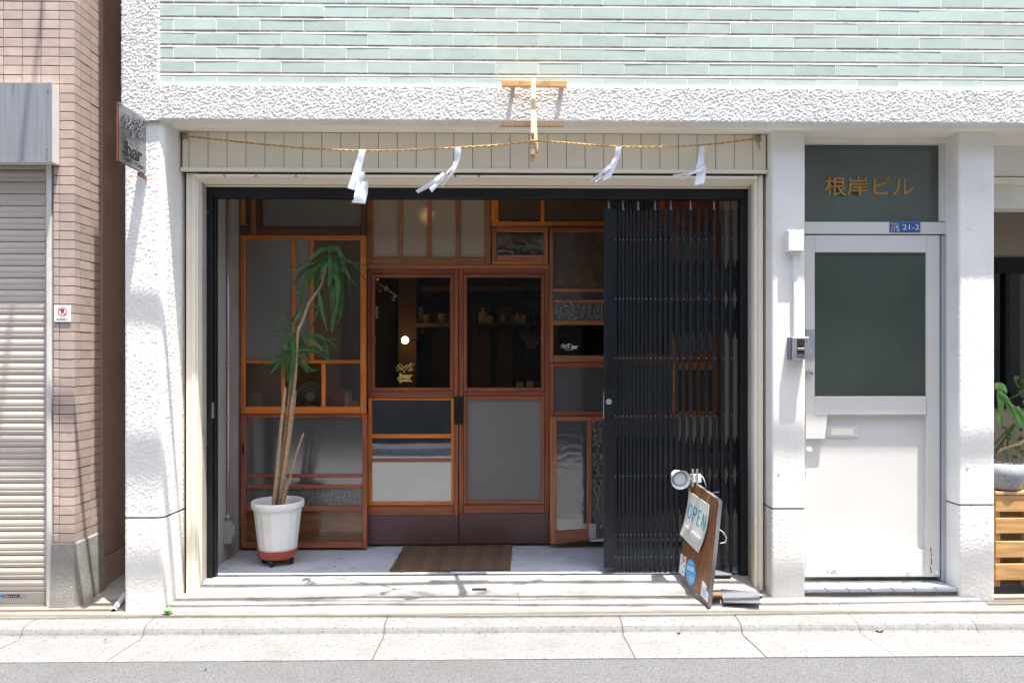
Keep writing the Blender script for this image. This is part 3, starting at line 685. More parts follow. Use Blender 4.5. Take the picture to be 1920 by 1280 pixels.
for k in range(6):
    p = P(1746+rr.uniform(-1, 1), 1030+k*8, YD-.0003); q.box(p.x-.002*rr.random()-.001, p.x+.002, YD-.0012, YD, p.z-.012, p.z+.012*rr.random())
q.build('chipped_paint', M['crack'], dr)
tr = subempty('transom_window', bld, (X(1640, YD), YD, 2.2))
pr('transom_frame', 1509, 265.5, 1773, 271, YD-.002, .05, M['door'], tr, .002)
pr('transom_frame', 1762, 271.3, 1772.5, 415, YD-.002, .05, M['door'], tr, .002)
pr('transom_rail', 1509, 416, 1773, 438.5, YD-.006, .055, M['door'], tr, .003)
pr('wired_pane', 1509, 270, 1763, 416.5, YD+.012, .006, M['wired'], tr, 0)
a, c, z0, z1 = R(1545, 331, 1714, 368, YD+.0095)
qq = lettering('\u6839\u5cb8\u30d3\u30eb', (a, YD+.0100, z0), (c-a, 0, 0), (0, 0, z1-z0), None, None, bold=.022, lift=Vector((0, 0, 0)), mb=MB()); qq.build('name_outline', M['black_print'], tr)
qq = lettering('\u6839\u5cb8\u30d3\u30eb', (a+.003, YD+.0088, z0+.002), (c-a-.006, 0, 0), (0, 0, z1-z0-.004), None, None, bold=.010, lift=Vector((0, 0, 0)), mb=MB()); qq.build('name_lettering', M['ochre_print'], tr)
q = MB(); q.box(X(1764, YD), X(1773.5, YD), YD-.012, YD+.05, .1, Z(440, YD), 0, .003); q.build('door_jamb', M['jamb'], bld)
q = MB(); q.box(X(1509, YD), X(1774, YD), YD-.01, YD+.06, Z(265.5, YD), SOF); q.build('door_head', M['soffit'], bld)
# threshold tiles
tz = .098; tx0, tx1 = PA1-.002, PB0+.006
q = MB(); q.box(tx0, tx1, YP+.018, YD+.06, .03, tz-.007); q.build('threshold_bed', M['lime'], bld)
nt_ = 7; w = (tx1-tx0)/nt_
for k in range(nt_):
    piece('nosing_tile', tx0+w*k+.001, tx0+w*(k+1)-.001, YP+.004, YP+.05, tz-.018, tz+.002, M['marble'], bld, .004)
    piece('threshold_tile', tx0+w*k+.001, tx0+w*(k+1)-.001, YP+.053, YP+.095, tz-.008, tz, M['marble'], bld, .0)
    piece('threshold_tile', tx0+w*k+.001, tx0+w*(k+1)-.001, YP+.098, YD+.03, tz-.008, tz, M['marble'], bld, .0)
nm_ = 20; w = (tx1-tx0)/nm_
for k in range(nm_): piece('riser_tile', tx0+w*k+.001, tx0+w*(k+1)-.001, YP+.014, YP+.02, .058, tz-.019, M['sand'], bld, .0)

# ---- neighbouring bay on the right (same building)
YN = 4.35
q = MB(); q.box(PB1, XR, YN, YN+.1, Z(327, YN), SOF+.001); q.build('bay_lintel', M['stucco_fine'], bld)
q = MB(); q.box(PB1, XR, YN-.01, YN+.12, Z(340, YN), Z(329.5, YN)); q.build('bay_trim', M['cream'], bld)
q = MB(); q.box(PB1, XR, YN+.05, YN+.16, Z(388, YN+.05), Z(341, YN+.05)); q.build('bay_lintel', M['stucco_fine'], bld)
q = MB(); q.box(PB1, XR, 5.0, 5.1, Z(483, 5.0), 2.6); q.build('bay_back_wall', M['darkwall'], bld)
wn_ = subempty('bay_window', bld, (X(1900, 5.0), 5.0, 1))
pr('frame', 1850, 483, 2300, 512, 4.98, .06, M['black'], wn_); pr('frame', 1886, 512, 1894, 760, 4.98, .06, M['black'], wn_); pr('frame', 1850, 735, 2300, 765, 4.98, .06, M['black'], wn_)
pr('frame', 1955, 512, 1970, 760, 4.98, .06, M['black'], wn_)
a, c, z0, z1 = R(1850, 512, 2300, 760, 5.01); piece('pane', a, c, 5.01, 5.015, z0, z1, G['clear'], wn_, 0)
q = MB(); a, c, z0, z1 = R(1850, 765, 2300, 1080, 5.0); q.box(a, c, 5.0, 5.1, -.05, z1); q.build('bay_back_wall', M['darkwall'], bld)
q = MB(); q.box(PB1-.02, XR, 4.3, 5.0, -.02, .06); q.build('bay_floor', M['apron'], bld)

# ------------------------------------------------------------------ wooden shopfront
sf = thing('wooden_shopfront', (0, 4.88, FLOOR), 'patchwork shopfront of old orange and brown wooden windows around two sliding doors', 'shopfront')
def panel(name, loc): return subempty(name, sf, loc)
def bars(par, Y, spec, th=.034):
    for (nm, x0, y0, x1, y1, c) in spec:
        vert = abs(y1-y0) > abs(x1-x0)
        pr(nm, x0, y0, x1, y1, Y+(0 if vert else .0035), th, (WZ if vert else WX)[c], par, .0025)
def panes(par, Y, spec):
    for (x0, y0, x1, y1, g) in spec: pr('pane', x0-1, y0-1, x1+1, y1+1, Y+.016, .004, G[g], par, 0)
YA = 4.85
# A0 dark top light
p = panel('top_window', P(565, 440, YA))
bars(p, YA, [('stile', 480, 330, 492, 425.5, 'dark'), ('stile', 677, 330, 685.5, 440, 'dark'), ('rail', 480, 426, 676.5, 439, 'dark'),
    ('post', 450.5, 330, 460, 421.5, 'amber'), ('post', 460.3, 330, 469.5, 421.5, 'dark'), ('post', 469.8, 330, 479.7, 439, 'brown'), ('block', 450.5, 422, 469.5, 439, 'dark')])
panes(p, YA, [(492, 330, 677, 426, 'frost')])
# A1 orange window
p = panel('orange_window', P(568, 776, YA))
bars(p, YA, [('stile', 451, 440.5, 459.5, 775.5, 'orange'), ('stile', 675.5, 440.5, 686, 775.5, 'orange'), ('rail', 459.8, 440.5, 675.2, 450, 'orange'),
    ('rail', 459.8, 674.5, 675.2, 681, 'orange'), ('rail', 459.8, 762, 675.2, 775.5, 'orange'), ('mullion', 547, 450.4, 554, 674.2, 'orange'), ('mullion', 581, 450.4, 588, 674.2, 'orange'),
    ('mullion', 527, 681.4, 534, 761.7, 'orange'), ('mullion', 602.5, 681.4, 610, 761.7, 'orange')])
panes(p, YA, [(459.5, 450, 547, 674.5, 'frost'), (554, 450, 581, 674.5, 'frost'), (588, 450, 675.5, 674.5, 'ribs'), (459.5, 681, 527, 762, 'ribs'), (534, 681, 602.5, 762, 'clear'), (610, 681, 675.5, 762, 'ribs')])
# A2 red brown panel
p = panel('lower_panel', P(570, 1027, YA))
bars(p, YA-.008, [('stile', 451, 776.5, 460.5, 1027, 'red'), ('stile', 679, 776.5, 688, 1027, 'red'), ('rail', 460.8, 776.5, 678.7, 783, 'red'), ('rail', 460.8, 888.5, 678.7, 895, 'red'),
    ('rail', 460.8, 909, 678.7, 915.5, 'red'), ('rail', 460.8, 948.5, 678.7, 958, 'red'), ('rail', 460.8, 1016.5, 678.7, 1027, 'red')])
panes(p, YA-.008, [(460.5, 783, 679, 888.5, 'haze'), (460.5, 895, 679, 909, 'haze'), (460.5, 915.5, 679, 948.5, 'maze')])
pr('plywood_panel', 460, 957, 680, 1017, YA+.01, .006, M['plywood'], p, 0)
pr('finger_pull', 453.5, 833, 457, 851, YA-.010, .004, M['black'], p, .0005)
# B transom over the doors
YBt = 4.90
p = panel('transom', P(800, 495, YBt))
bars(p, YBt, [('stile', 687.5, 330, 699.5, 495, 'brown'), ('stile', 909, 330, 920, 495, 'brown'), ('rail', 699.8, 483, 908.7, 495, 'brown')]+
     [('mullion', a, 330, b, 482.7, 'brown') for a, b in ((746.5, 753.7), (801, 808.7), (855, 862.8))])
panes(p, YBt, [(699.5, 330, 746.5, 483, 'frost_warm'), (753.7, 330, 801, 483, 'frost_warm'), (808.7, 330, 855, 483, 'frost_warm'), (862.8, 330, 909, 483, 'frost_warm')])
# C orange light and small window
p = panel('orange_top_window', P(1130, 425, YBt))
bars(p, YBt, [('stile', 921.5, 330, 935, 415, 'orange'), ('mullion', 1014, 330, 1021, 415, 'orange'), ('rail', 921.5, 415.4, 1346, 425.3, 'orange'), ('mullion', 1236, 330, 1247, 415, 'orange')])
panes(p, YBt, [(935, 330, 1014, 415, 'ribs_v'), (1021, 330, 1236, 415, 'glitter')])
pr('board', 1247, 330, 1346, 415, YBt+.01, .012, WX['red'], p, .001)
p = panel('small_window', P(975, 494, YBt))
bars(p, YBt-.004, [('stile', 922, 426, 931, 489, 'brown'), ('stile', 1019.5, 426, 1028, 489, 'brown'), ('rail', 931.3, 426, 1019.2, 434.7, 'brown'), ('rail', 931.3, 477.5, 1019.2, 489, 'brown'), ('strip', 922, 489.4, 1028, 494.5, 'orange')])
panes(p, YBt-.004, [(931, 434.7, 1019.5, 477.5, 'circles')])
# D sliding doors
YDR = 4.93
pr('head_rail', 689, 496, 1030, 503, YDR-.02, .05, WX['brown'], sf, .002)
def mould(par, x0, y0, x1, y1, w, Y, c):
    bars(par, Y, [('moulding', x0, y0, x0+w, y1, c), ('moulding', x1-w, y0, x1, y1, c), ('moulding', x0+w+.2, y0, x1-w-.2, y0+w, c), ('moulding', x0+w+.2, y1-w, x1-w-.2, y1, c)], .02)
p = panel('sliding_door', P(775, 1019, YDR)); p['label'] = 'left sliding door with clear upper pane and gold lettering'
bars(p, YDR, [('stile', 689, 503.3, 696, 746, 'red'), ('stile', 850.5, 503.3, 859.3, 1019, 'red'), ('rail', 696.3, 503.3, 850.2, 513, 'red'), ('rail', 689, 733.5, 850.2, 746, 'red'), ('rail', 689, 947.5, 850.2, 965.3, 'red')])
mould(p, 696.3, 513.3, 850.2, 733, 6.5, YDR-.006, 'red')
panes(p, YDR, [(703, 520, 844, 727, 'clear')])
bars(p, YDR-.008, [('stile', 690, 746.3, 696.5, 947, 'orange'), ('stile', 845.5, 746.3, 851, 947, 'orange'), ('rail', 696.8, 746.3, 845.2, 750.3, 'orange'), ('rail', 696.8, 814, 845.2, 821, 'orange'),
    ('rail', 696.8, 859.5, 845.2, 866, 'brown'), ('rail', 696.8, 941, 845.2, 947, 'orange')])
panes(p, YDR-.004, [(696.5, 750, 845.5, 814, 'mirror'), (696.5, 821, 845.5, 859.5, 'mirror'), (696.5, 866, 845.5, 941, 'mirror')])
pr('kick_plate', 689, 965.8, 859.3, 1019.5, YDR-.001, .03, M['kick'], p, .001)
pr('pull_handle', 851.3, 743, 858.6, 795, YDR-.008, .008, M['black'], p, .001)
a, c, z0, z1 = R(745, 699, 774, 709.5, YDR+.0125)
tx = lettering('.bar', (a, YDR+.0125, z0), (c-a, 0, 0), (0, 0, z1-z0), M['gold_print'], p, 'gold_lettering', bold=.045, lift=Vector((0, -.001, 0)))
a, c, z0, z1 = R(745, 710.5, 774, 717.5, YDR+.0125)
lettering('.bar', (a, YDR+.0125, z1), (c-a, 0, 0), (0, 0, z0-z1), M['gold_print'], p, 'mirrored_lettering', bold=.045, lift=Vector((0, -.001, 0)))
a, c, z0, z1 = R(742, 679, 777, 700, YDR+.0125); q = MB()
for s_ in RINNE: stroke(q, s_, (a, YDR+.0125, z0), (c-a, 0, 0), (0, 0, z1-z0), .0042, Vector((0, -.001, 0)))
q.build('gold_script', M['gold_print'], p)
p = panel('sliding_door', P(945, 1019, YDR)); p['label'] = 'right sliding door with a grey mesh lower panel'
bars(p, YDR, [('stile', 860.7, 503.3, 868.5, 962, 'red'), ('stile', 1021.5, 503.3, 1030, 962, 'red'), ('rail', 868.8, 503.3, 1021.2, 513, 'red'), ('rail', 868.8, 733.5, 1021.2, 742, 'red'), ('rail', 868.8, 945.5, 1021.2, 962, 'red')])
mould(p, 868.8, 513.3, 1021.2, 733, 6.5, YDR-.006, 'red'); mould(p, 868.8, 742.3, 1021.2, 945, 6.5, YDR-.006, 'red')
panes(p, YDR, [(875, 520, 1015, 727, 'clear'), (875, 749, 1015, 939, 'screen')])
pr('kick_plate', 860.7, 962.5, 1030, 1018, YDR-.001, .03, M['kick'], p, .001)
pr('pull_handle', 861.2, 743, 868, 795, YDR-.008, .008, M['black'], p, .001)
# E right column, running on behind the gate
YE = 4.88
p = panel('right_window', P(1130, 679, YE))
bars(p, YE, [('stile', 1030.6, 427, 1037.5, 679, 'brown'), ('rail', 1037.8, 427, 1262, 434.5, 'red'), ('rail', 1037.8, 541, 1262, 547, 'brown'), ('rail', 1037.8, 561.5, 1262, 567, 'brown'),
    ('rail', 1037.8, 600.5, 1262, 609, 'brown'), ('rail', 1037.8, 666, 1262, 679, 'brown'), ('mullion', 1262.4, 427, 1268, 679, 'brown')])
panes(p, YE, [(1037.5, 434.5, 1262, 541, 'waves'), (1037.5, 547, 1262, 561.5, 'swirl'), (1037.5, 567, 1262, 600.5, 'maze'), (1037.5, 609, 1262, 666, 'clear')])
a, c, z0, z1 = R(1070, 645.5, 1083.5, 654, YE+.0145)
lettering('.bar', (a, YE+.0145, z0), (c-a, 0, 0), (0, 0, z1-z0), M['white_print'], p, 'white_lettering', bold=.03, lift=Vector((0, -.001, 0)))
a, c, z0, z1 = R(1061, 654.5, 1074, 657.5, YE+.0145)
lettering('Craft + Sip', (a, YE+.0145, z0), (c-a, 0, 0), (0, 0, z1-z0), M['white_print'], p, 'white_small_print', bold=.02, lift=Vector((0, -.001, 0)))
a, c, z0, z1 = R(1051, 643, 1070, 655, YE+.0145); q = MB()
for s_ in RINNE: stroke(q, s_, (a, YE+.0145, z0), (c-a, 0, 0), (0, 0, z1-z0), .0026, Vector((0, -.001, 0)))
q.build('white_script', M['white_print'], p)
p = panel('rippled_window', P(1130, 780, YE))
bars(p, YE, [('stile', 1030.6, 680, 1038.4, 780, 'red'), ('rail', 1038.7, 680, 1262, 688.5, 'red'), ('rail', 1038.7, 771, 1262, 780, 'red'), ('mullion', 1262.4, 680, 1268, 780, 'orange')])
panes(p, YE, [(1038.4, 688.5, 1262, 771, 'haze')])
p = panel('low_window', P(1070, 1018, YE-.02))
bars(p, YE-.02, [('stile', 1031, 780.5, 1044, 1019, 'brown'), ('rail', 1044.3, 780.5, 1262, 789, 'brown'), ('mullion', 1101, 789.3, 1110, 996, 'brown')])
q = MB(); A_ = [P(1044.3, 995.5, YE-.017), P(1106, 989, YE-.017), P(1106, 1012, YE-.017), P(1031, 1020, YE-.017)]
q.prism([P(1044.3, 996, YE-.017), P(1044.3, 1019, YE-.017), P(1106, 1011, YE-.017), P(1106, 991, YE-.017)][::-1], (0, .034, 0)); q.build('bottom_rail', WX['brown'], p)
panes(p, YE-.02, [(1044, 789, 1101, 996, 'swirl'), (1110, 789, 1262, 1008, 'maze')])
pr('metal_bracket', 1104.5, 981, 1118, 1009, YE-.025, .004, M['steel'], p, .001)
pr('bottom_track', 1106, 1010, 1346, 1014, YE-.02, .05, M['pale_trim'], p, .001)
p = panel('far_window', P(1305, 770, YE))
bars(p, YE, [('rail', 1268.3, 427, 1346, 436.5, 'red'), ('stile', 1336, 436.8, 1346, 780, 'red'), ('rail', 1268.3, 659, 1335.7, 678, 'red'), ('rail', 1268.3, 680, 1335.7, 693, 'orange'), ('rail', 1268.3, 771, 1335.7, 780, 'orange'), ('mullion', 1296, 693.3, 1300, 770.8, 'red')])
panes(p, YE, [(1268, 436.5, 1336, 659, 'frost'), (1268, 693, 1336, 771, 'ribs')])
pr('board', 1262.5, 780.5, 1346, 1009, YE+.0, .02, M['darkwall'], p, .001)
q = MB(); q.box(xl, xr, 4.96, 5.0, Z(330, 4.96), 2.52); q.build('head_beam', M['interior'], sf)

# ------------------------------------------------------------------ folding gate
YG = 4.325
gt = thing('folding_gate', (X(1262, YG), YG, FLOOR), 'black collapsible lattice gate folded to the right side of the entrance', 'gate')
zg0, zg1 = Z(1064, YG), Z(390.5, YG)
gx0, gx1 = X(1132.5, YG), X(1152.5, YG)
piece('lead_post', gx0, gx1, YG-.016, YG+.02, zg0, zg1, M['gate'], gt, .003)
pr('pull_plate', 1136.5, 687, 1149, 730, YG-.020, .004, M['black'], gt, .001)
q = MB(); q.tube([P(1139.5, 722, YG-.022)]+[P(1139.5+6.5*(1-cos(t))/2, 722-27*sin(t/2)**.6 if t else 722, YG-.03) for t in (.6, 1.4, 2.2)]+[P(1146, 722, YG-.022)], .0035, 7); q.build('pull_handle', M['black'], gt, smooth=True)
q = MB(); q.lathe(P(1141.5, 752.5, YG-.016), [(.0165, 0), (.0165, -.005), (.011, -.006), (.010, -.003), (.004, -.003), (.0035, -.006)], 20, 'y'); q.build('lock_cylinder', M['steel'], gt)
pr('strike_edge', 1131.3, 735, 1132.5, 784, YG-.012, .012, M['steel'], gt, 0)
bxs = [182, 207, 230, 255, 278, 302, 326, 351, 377, 404, 433, 464, 498, 533, 570, 612, 657, 706, 756, 807, 860, 911, 966]
bxs = [1100+v/3.37 for v in bxs]
bw = [5.4]*7+[5.6, 5.8, 6, 6.2, 6.4, 6.6]+[6.8]*10
bar_me = {}
for i, (bx_, w_) in enumerate(zip(bxs, bw)):
    hw = w_/2/FPX*YG
    if w_ not in bar_me:
        q = MB(); q.box(-hw, hw, -.007, .010, 0, zg1-zg0-.006, 0, .0025)
        for py in (450, 561, 672, 781, 893, 1003, 1045):
            zr = Z(py, YG)-zg0
            q.lathe((0, -.007, zr), [(.0042, 0), (.0038, -.0016), (.0015, -.0026)], 7, 'y', 1)
        q.box(-hw*.92, hw*.92, -.0085, -.0072, zg1-zg0-.075, zg1-zg0-.008, 0); q.box(-hw*.92, hw*.92, -.0085, -.0072, .004, .065, 0)
        me = bpy.data.meshes.new('gate_bar'); me.from_pydata(q.v, [], q.f); me.materials.append(M['gate']); me.materials.append(M['rivet'])
        me.polygons.foreach_set('material_index', q.m); me.update(); bar_me[w_] = me
    o = link('gate_bar', bar_me[w_], (X(bx_, YG), YG, zg0+.002), gt); o.rotation_euler.y = random.uniform(-.0006, .0006)
    q = MB(); xx = X(bx_, YG)
    silver = any(abs(bx_-(1100+v/3.37)) < 1 for v in (230, 326, 433, 533, 657, 807))
    q.tube([(xx, YG+.004, zg1-.01), (xx, YG+.004, Z(372, YG)+.03)], .0045 if silver else .0035, 7)
    if silver: q.lathe((xx, YG+.004, zg1-.008), [(.011, 0), (.011, .006), (.007, .012)], 8, 'z')
    q.build('hanger_rod', M['steel'] if silver else M['gate'], gt)
    q = MB(); q.box(xx-.007, xx+.007, YG-.004, YG+.012, FLOOR-.003, zg0+.004); q.build('roller', M['rubber'], gt)
q = MB(); xx = X(1141.5, YG); q.tube([(xx, YG+.004, zg1-.01), (xx, YG+.004, Z(372, YG)+.03)], .0045, 7); q.lathe((xx, YG+.004, zg1), [(.011, 0), (.011, .006), (.007, .012)], 8, 'z'); q.build('hanger_rod', M['steel'], gt)
allx = [1143]+bxs+[1100+1005/3.37]
L_ = (Z(487, YG)-Z(636, YG))/2; strap_me = {}
for grp in ((561, 75), (893, 75)):
    zc = Z(grp[0], YG)
    for i in range(1, len(allx)-1):
        dxm = (X(allx[i+1], YG)-X(allx[i-1], YG))/2
        for s_ in (-1, 1):
            key = 'strap'
            if key not in strap_me:
                q = MB(); q.box(-.0115, .0115, -.0012, .0012, -L_, L_, 0)
                me = bpy.data.meshes.new('strap'); me.from_pydata(q.v, [], q.f); me.materials.append(M['gate']); me.update(); strap_me[key] = me
            o = link('strap', strap_me[key], (X(allx[i], YG), YG+.013+.003*s_, zc), gt)
            o.rotation_euler.y = s_*math.atan2(dxm, L_)*1.0
# second row of cross pieces above and below each group
for (ya, yb_) in ((450, 561),):
    pass

# ------------------------------------------------------------------ the bar room behind the glass
def deco(name, mb, m, label, cat, group=None, smooth=False):
    return tag(mb.build(name, m, None, smooth), label, cat, group)
YK = 8.0
wl = thing('back_wall', (0, YK, .1), 'dark back wall of the bar room with a tan column and blue grey bricks', 'wall')
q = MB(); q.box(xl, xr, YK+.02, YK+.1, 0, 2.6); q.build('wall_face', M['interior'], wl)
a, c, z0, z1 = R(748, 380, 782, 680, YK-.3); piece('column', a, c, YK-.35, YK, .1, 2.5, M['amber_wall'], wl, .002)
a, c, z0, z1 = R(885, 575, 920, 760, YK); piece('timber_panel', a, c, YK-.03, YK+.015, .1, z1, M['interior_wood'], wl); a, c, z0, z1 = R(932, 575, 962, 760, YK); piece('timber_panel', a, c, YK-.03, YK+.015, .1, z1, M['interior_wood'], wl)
bwid, bh = .19, .082
x_b0 = X(966, YK); k = 0
for r in range(0, 22):
    for cix in range(0, 6):
        x0 = x_b0+(cix-(.5 if r % 2 else 0))*bwid; x1 = x0+bwid-.008
        if x1 > xr: x1 = xr-.002
        if x1-x0 > .05: piece('brick', x0, x1, YK-.02, YK+.018, .6+r*bh, .6+r*bh+bh-.008, M['interior_brick'], wl, .002)
def shelf(px0, px1, py, Y, label, th=8):
    t = thing('wall_shelf', P((px0+px1)/2, py, Y), label, 'shelf')
    a, c, z0, z1 = R(px0, py, px1, py+th, Y); piece('board', a, c, Y, Y+.28, z0, z1, M['interior_wood'], t)
    piece('bracket', a+.05, a+.08, Y+.05, Y+.28, z0-.07, z0-.001, M['black'], t, 0); piece('bracket', c-.08, c-.05, Y+.05, Y+.28, z0-.07, z0-.001, M['black'], t, 0)
    return z1
shelf(790, 1019, 537, 7.6, 'dim upper timber shelf seen through both sliding doors')
zs1 = shelf(780, 846, 605, 7.6, 'pale shelf carrying cups behind the left sliding door')
zs2 = shelf(886, 1010, 606, 7.6, 'dim shelf carrying bottles behind the right sliding door', 4)
def cup(px, z, Y, lab, r=.035, h=.09, m='ceramic'):
    x = X(px, Y); q = MB(); q.lathe((x, Y, z), [(r*.7, 0), (r, h*.3), (r, h), (r*.9, h), (r*.85, h*.3), (.001, h*.2)], 14, cap1=False)
    return deco('cup', q, M[m], lab, 'cup', smooth=True)
def bottle(px, z, Y, lab, h=.22, r=.036, m='bottle'):
    x = X(px, Y); q = MB(); q.lathe((x, Y, z), [(r, 0), (r, h*.6), (r*.6, h*.72), (r*.33, h*.8), (r*.33, h), (r*.3, h)], 14)
    return deco('bottle', q, M[m], lab, 'bottle', smooth=True)
cup(799, zs1, 7.7, 'cream cup left on the pale shelf behind the left sliding door')
cup(828, zs1, 7.7, 'cream cup with brown band beside a dark tin behind the left door', .04, .1)
cup(837, zs1, 7.75, 'dark tin at the right end of the pale shelf', .04, .1, 'plate')
bottle(906, zs2, 7.7, 'pale round bottle on the shelf behind the right sliding door', .17, .05, 'ceramic')
cup(917, zs2, 7.7, 'cream box-like jar next to the round bottle on the dim shelf', .05, .08)
bottle(893, zs2, 7.7, 'small dark bottle at the left end of the dim shelf', .14, .03)
cup(943, zs2, 7.7, 'small pale jar in the middle of the dim shelf', .03, .08)
cup(961, zs2, 7.7, 'low grey cup right of the jar on the dim shelf', .035, .06, 'terrazzo')
bottle(970, zs2, 7.7, 'pale flask near the brick wall on the dim shelf', .12, .04, 'ceramic')
cup(981, zs2, 7.7, 'upright pale beaker beside the flask on the dim shelf', .03, .1)
for i, px in enumerate((995, 1002, 1009)): bottle(px, zs2, 7.7, ['small glass bottle nearest the pale beaker at the end of the dim shelf', 'small glass bottle second from the right end of the dim shelf', 'small glass bottle at the very right end of the dim shelf'][i], .10, .02).__setitem__('group', 'small bottles at the shelf end')
# paper sign, plates, counter, lamp
a, c, z0, z1 = R(781, 575, 793, 603, 7.85)
t = thing('wall_notice', (a, 7.85, z0), 'narrow cream paper notice on the dark wall above the pale shelf', 'notice'); piece('sheet', a, c, 7.85, 7.855, z0, z1, M['ceramic'], t, 0)
for (px, py, r, lb) in ((985, 628, .065, 'left'), (1008, 627, .065, 'right'), (997, 641, .075, 'lower middle')):
    q = MB(); q.lathe(P(px, py, 7.97), [(r, 0), (r*.95, -.01), (r*.6, -.004), (.001, -.004)], 22, 'y', cap1=False); deco('wall_plate', q, M['terrazzo'], 'grey round plate hung on the dark bricks, %s of the three' % lb, 'plate')
ct = thing('bar_counter', (0, 6.6, .11), 'dark timber bar counter inside the room behind the sliding doors', 'counter')
piece('counter_top', -1.1, 1.4, 6.3, 6.8, 1.02, 1.06, M['interior_wood'], ct); piece('counter_front', -1.05, 1.4, 6.35, 6.4, .11, 1.018, M['interior'], ct)
for i, (px, h, m) in enumerate(((975, .09, 'ceramic'), (985, .12, 'bottle'), (993, .10, 'ceramic'), (1005, .09, 'interior_wood'), (1012, .13, 'bottle'))):
    x = X(px, 6.5); q = MB(); q.box(x-.03, x+.03, 6.45, 6.53, 1.061, 1.061+h, 0, .003) if m != 'bottle' else q.lathe((x, 6.5, 1.061), [(.03, 0), (.03, h*.7), (.012, h*.9), (.012, h*1.2)], 12)
    deco('counter_item', q, M[m], ['cream tea box', 'dark squat bottle', 'second cream box', 'brown wooden box', 'dark bottle at the right end'][i]+' standing on the bar counter behind the right door', 'box' if m != 'bottle' else 'bottle')
lp = thing('wall_sconce', P(761, 637, 7.35), 'lit amber globe bulb on an arm from the tan column inside the bar', 'lamp')
cb_ = P(759.5, 637.5, 7.4); q = MB(); q.lathe(cb_, [(.010, -.036), (.026, -.024), (.036, 0), (.026, .024), (.010, .036)], 18, 'y'); q.build('bulb', M['bulb'], lp, smooth=True)
q = MB(); q.tube([cb_+Vector((.045, 0, 0)), cb_+Vector((.13, .0, 0)), cb_+Vector((.13, .25, 0))], .008, 8); q.build('arm', M['black'], lp)
gp_ = thing('glow_partition', (X(1140, 5.75), 5.75, .11), 'added tan partition with painted glimmer streaks behind the rippled and glittering panes by the gate', 'partition')  # partition added to carry the warm glow behind the panes
a, c, z0, z1 = R(1046, 330, 1240, 560, 5.75); piece('panel', a, c, 5.75, 5.79, z0, 2.5, M['glimmer_board'], gp_, .002); piece('panel_frame', a-.03, a-.001, 5.74, 5.8, .11, 2.5, M['interior_wood'], gp_); piece('panel_frame', c+.001, c+.03, 5.74, 5.8, .11, 2.5, M['interior_wood'], gp_)
# warm pendants hidden high behind the patterned panes, as their glow shows
for i, (px, py, Y, s) in enumerate(((1118, 352, 5.5, 1), (1200, 352, 5.5, 1), (800, 405, 5.5, 1))):
    c_ = P(px, py, Y); t = thing('pendant_lamp', c_, ['warm bulb glimmering through the glittering pane left of the gate', 'warm bulb glimmering behind the folded gate', 'warm bulb glowing softly behind the frosted transom over the doors'][i], 'lamp')
    q = MB(); q.lathe(c_, [(.012, -.05), (.034, -.03), (.045, 0), (.034, .03), (.012, .047)], 14); q.build('bulb', M['bulb_dim'], t, smooth=True)
    q = MB(); q.tube([c_+Vector((0, 0, .045)), (c_.x, c_.y, 2.52)], .004, 6); q.lathe(c_, [(.014, .042), (.018, .09)], 10); q.build('flex', M['black'], t)
# hanging mobile of shells and glass behind the left door
hm = thing('hanging_mobile', P(715, 525, 5.15), 'string of shells and glass balls hanging in the corner of the left sliding door', 'ornament')
for (px, py, r, m) in ((704.5, 529, .028, 'stainless'), (712, 547, .017, 'saucer'), (724, 541, .016, 'ceramic'), (738, 561, .022, 'stainless'), (696, 548, .02, 'amber_wall')):
    q = MB(); q.lathe(P(px, py, 5.15), [(r*.2, -r), (r*.8, -r*.6), (r, 0), (r*.8, r*.6), (r*.2, r)], 14); q.build('bead', M[m], hm, smooth=True)
q = MB(); q.tube([P(692, 523, 5.17), P(720, 538, 5.17), P(745, 556, 5.17)], .006, 6); q.tube([P(700, 590, 5.16), P(704, 640, 5.16), P(702, 660, 5.16)], .003, 6); q.build('cord', M['ceramic'], hm)
pr('label_card', 696, 574, 709, 597, 5.15, .002, M['ceramic'], hm, 0)
# electric fan behind the orange window
fn = thing('electric_fan', P(584, 745, 5.02), 'dark wire-caged electric fan behind the lower middle pane of the orange window', 'fan')
fc = P(584, 744, 5.05); rf = .098
q = MB()
for r_ in (rf, rf*.82, rf*.6): q.tube([fc+Vector((cos(t)*r_, -.0 if r_ == rf else -.012, sin(t)*r_)) for t in [k*2*pi/28 for k in range(29)]], .0022, 5, caps=False)
for k in range(44):
    t = k*2*pi/44; q.tube([fc+Vector((cos(t)*.03, -.02, sin(t)*.03)), fc+Vector((cos(t)*rf, 0, sin(t)*rf))], .0011, 4, caps=False)
q.build('cage', M['steel'], fn)
q = MB(); q.lathe(fc, [(.034, -.018), (.034, -.03), (.024, -.034), (.022, -.028), (.001, -.028)], 20, 'y', cap1=False); q.build('hub_badge', M['ceramic'], fn)
q = MB()
for k in range(4):
    t = k*pi/2+.4; a_ = Vector((cos(t), 0, sin(t))); b_ = Vector((-sin(t), 0, cos(t)))
    q.prism([fc+a_*.02, fc+a_*.085+b_*.03+Vector((0, -.01, 0)), fc+a_*.085-b_*.04+Vector((0, .012, 0))], (0, .002, 0))
q.build('blade', M['plate'], fn)
q = MB(); q.tube([fc+Vector((0, .03, 0)), (fc.x, fc.y+.03, .95)], .012, 8); q.box(fc.x-.07, fc.x+.07, fc.y-.05, fc.y+.09, .93, .95); q.build('stand', M['plate'], fn)
ws = thing('window_shelf', (X(568, 5.1), 5.1, .92), 'dark shelf inside the left windows carrying the fan', 'shelf'); piece('board', xl+.01, X(684, 4.95), 4.92, 5.3, .90, .929, M['interior_wood'], ws)
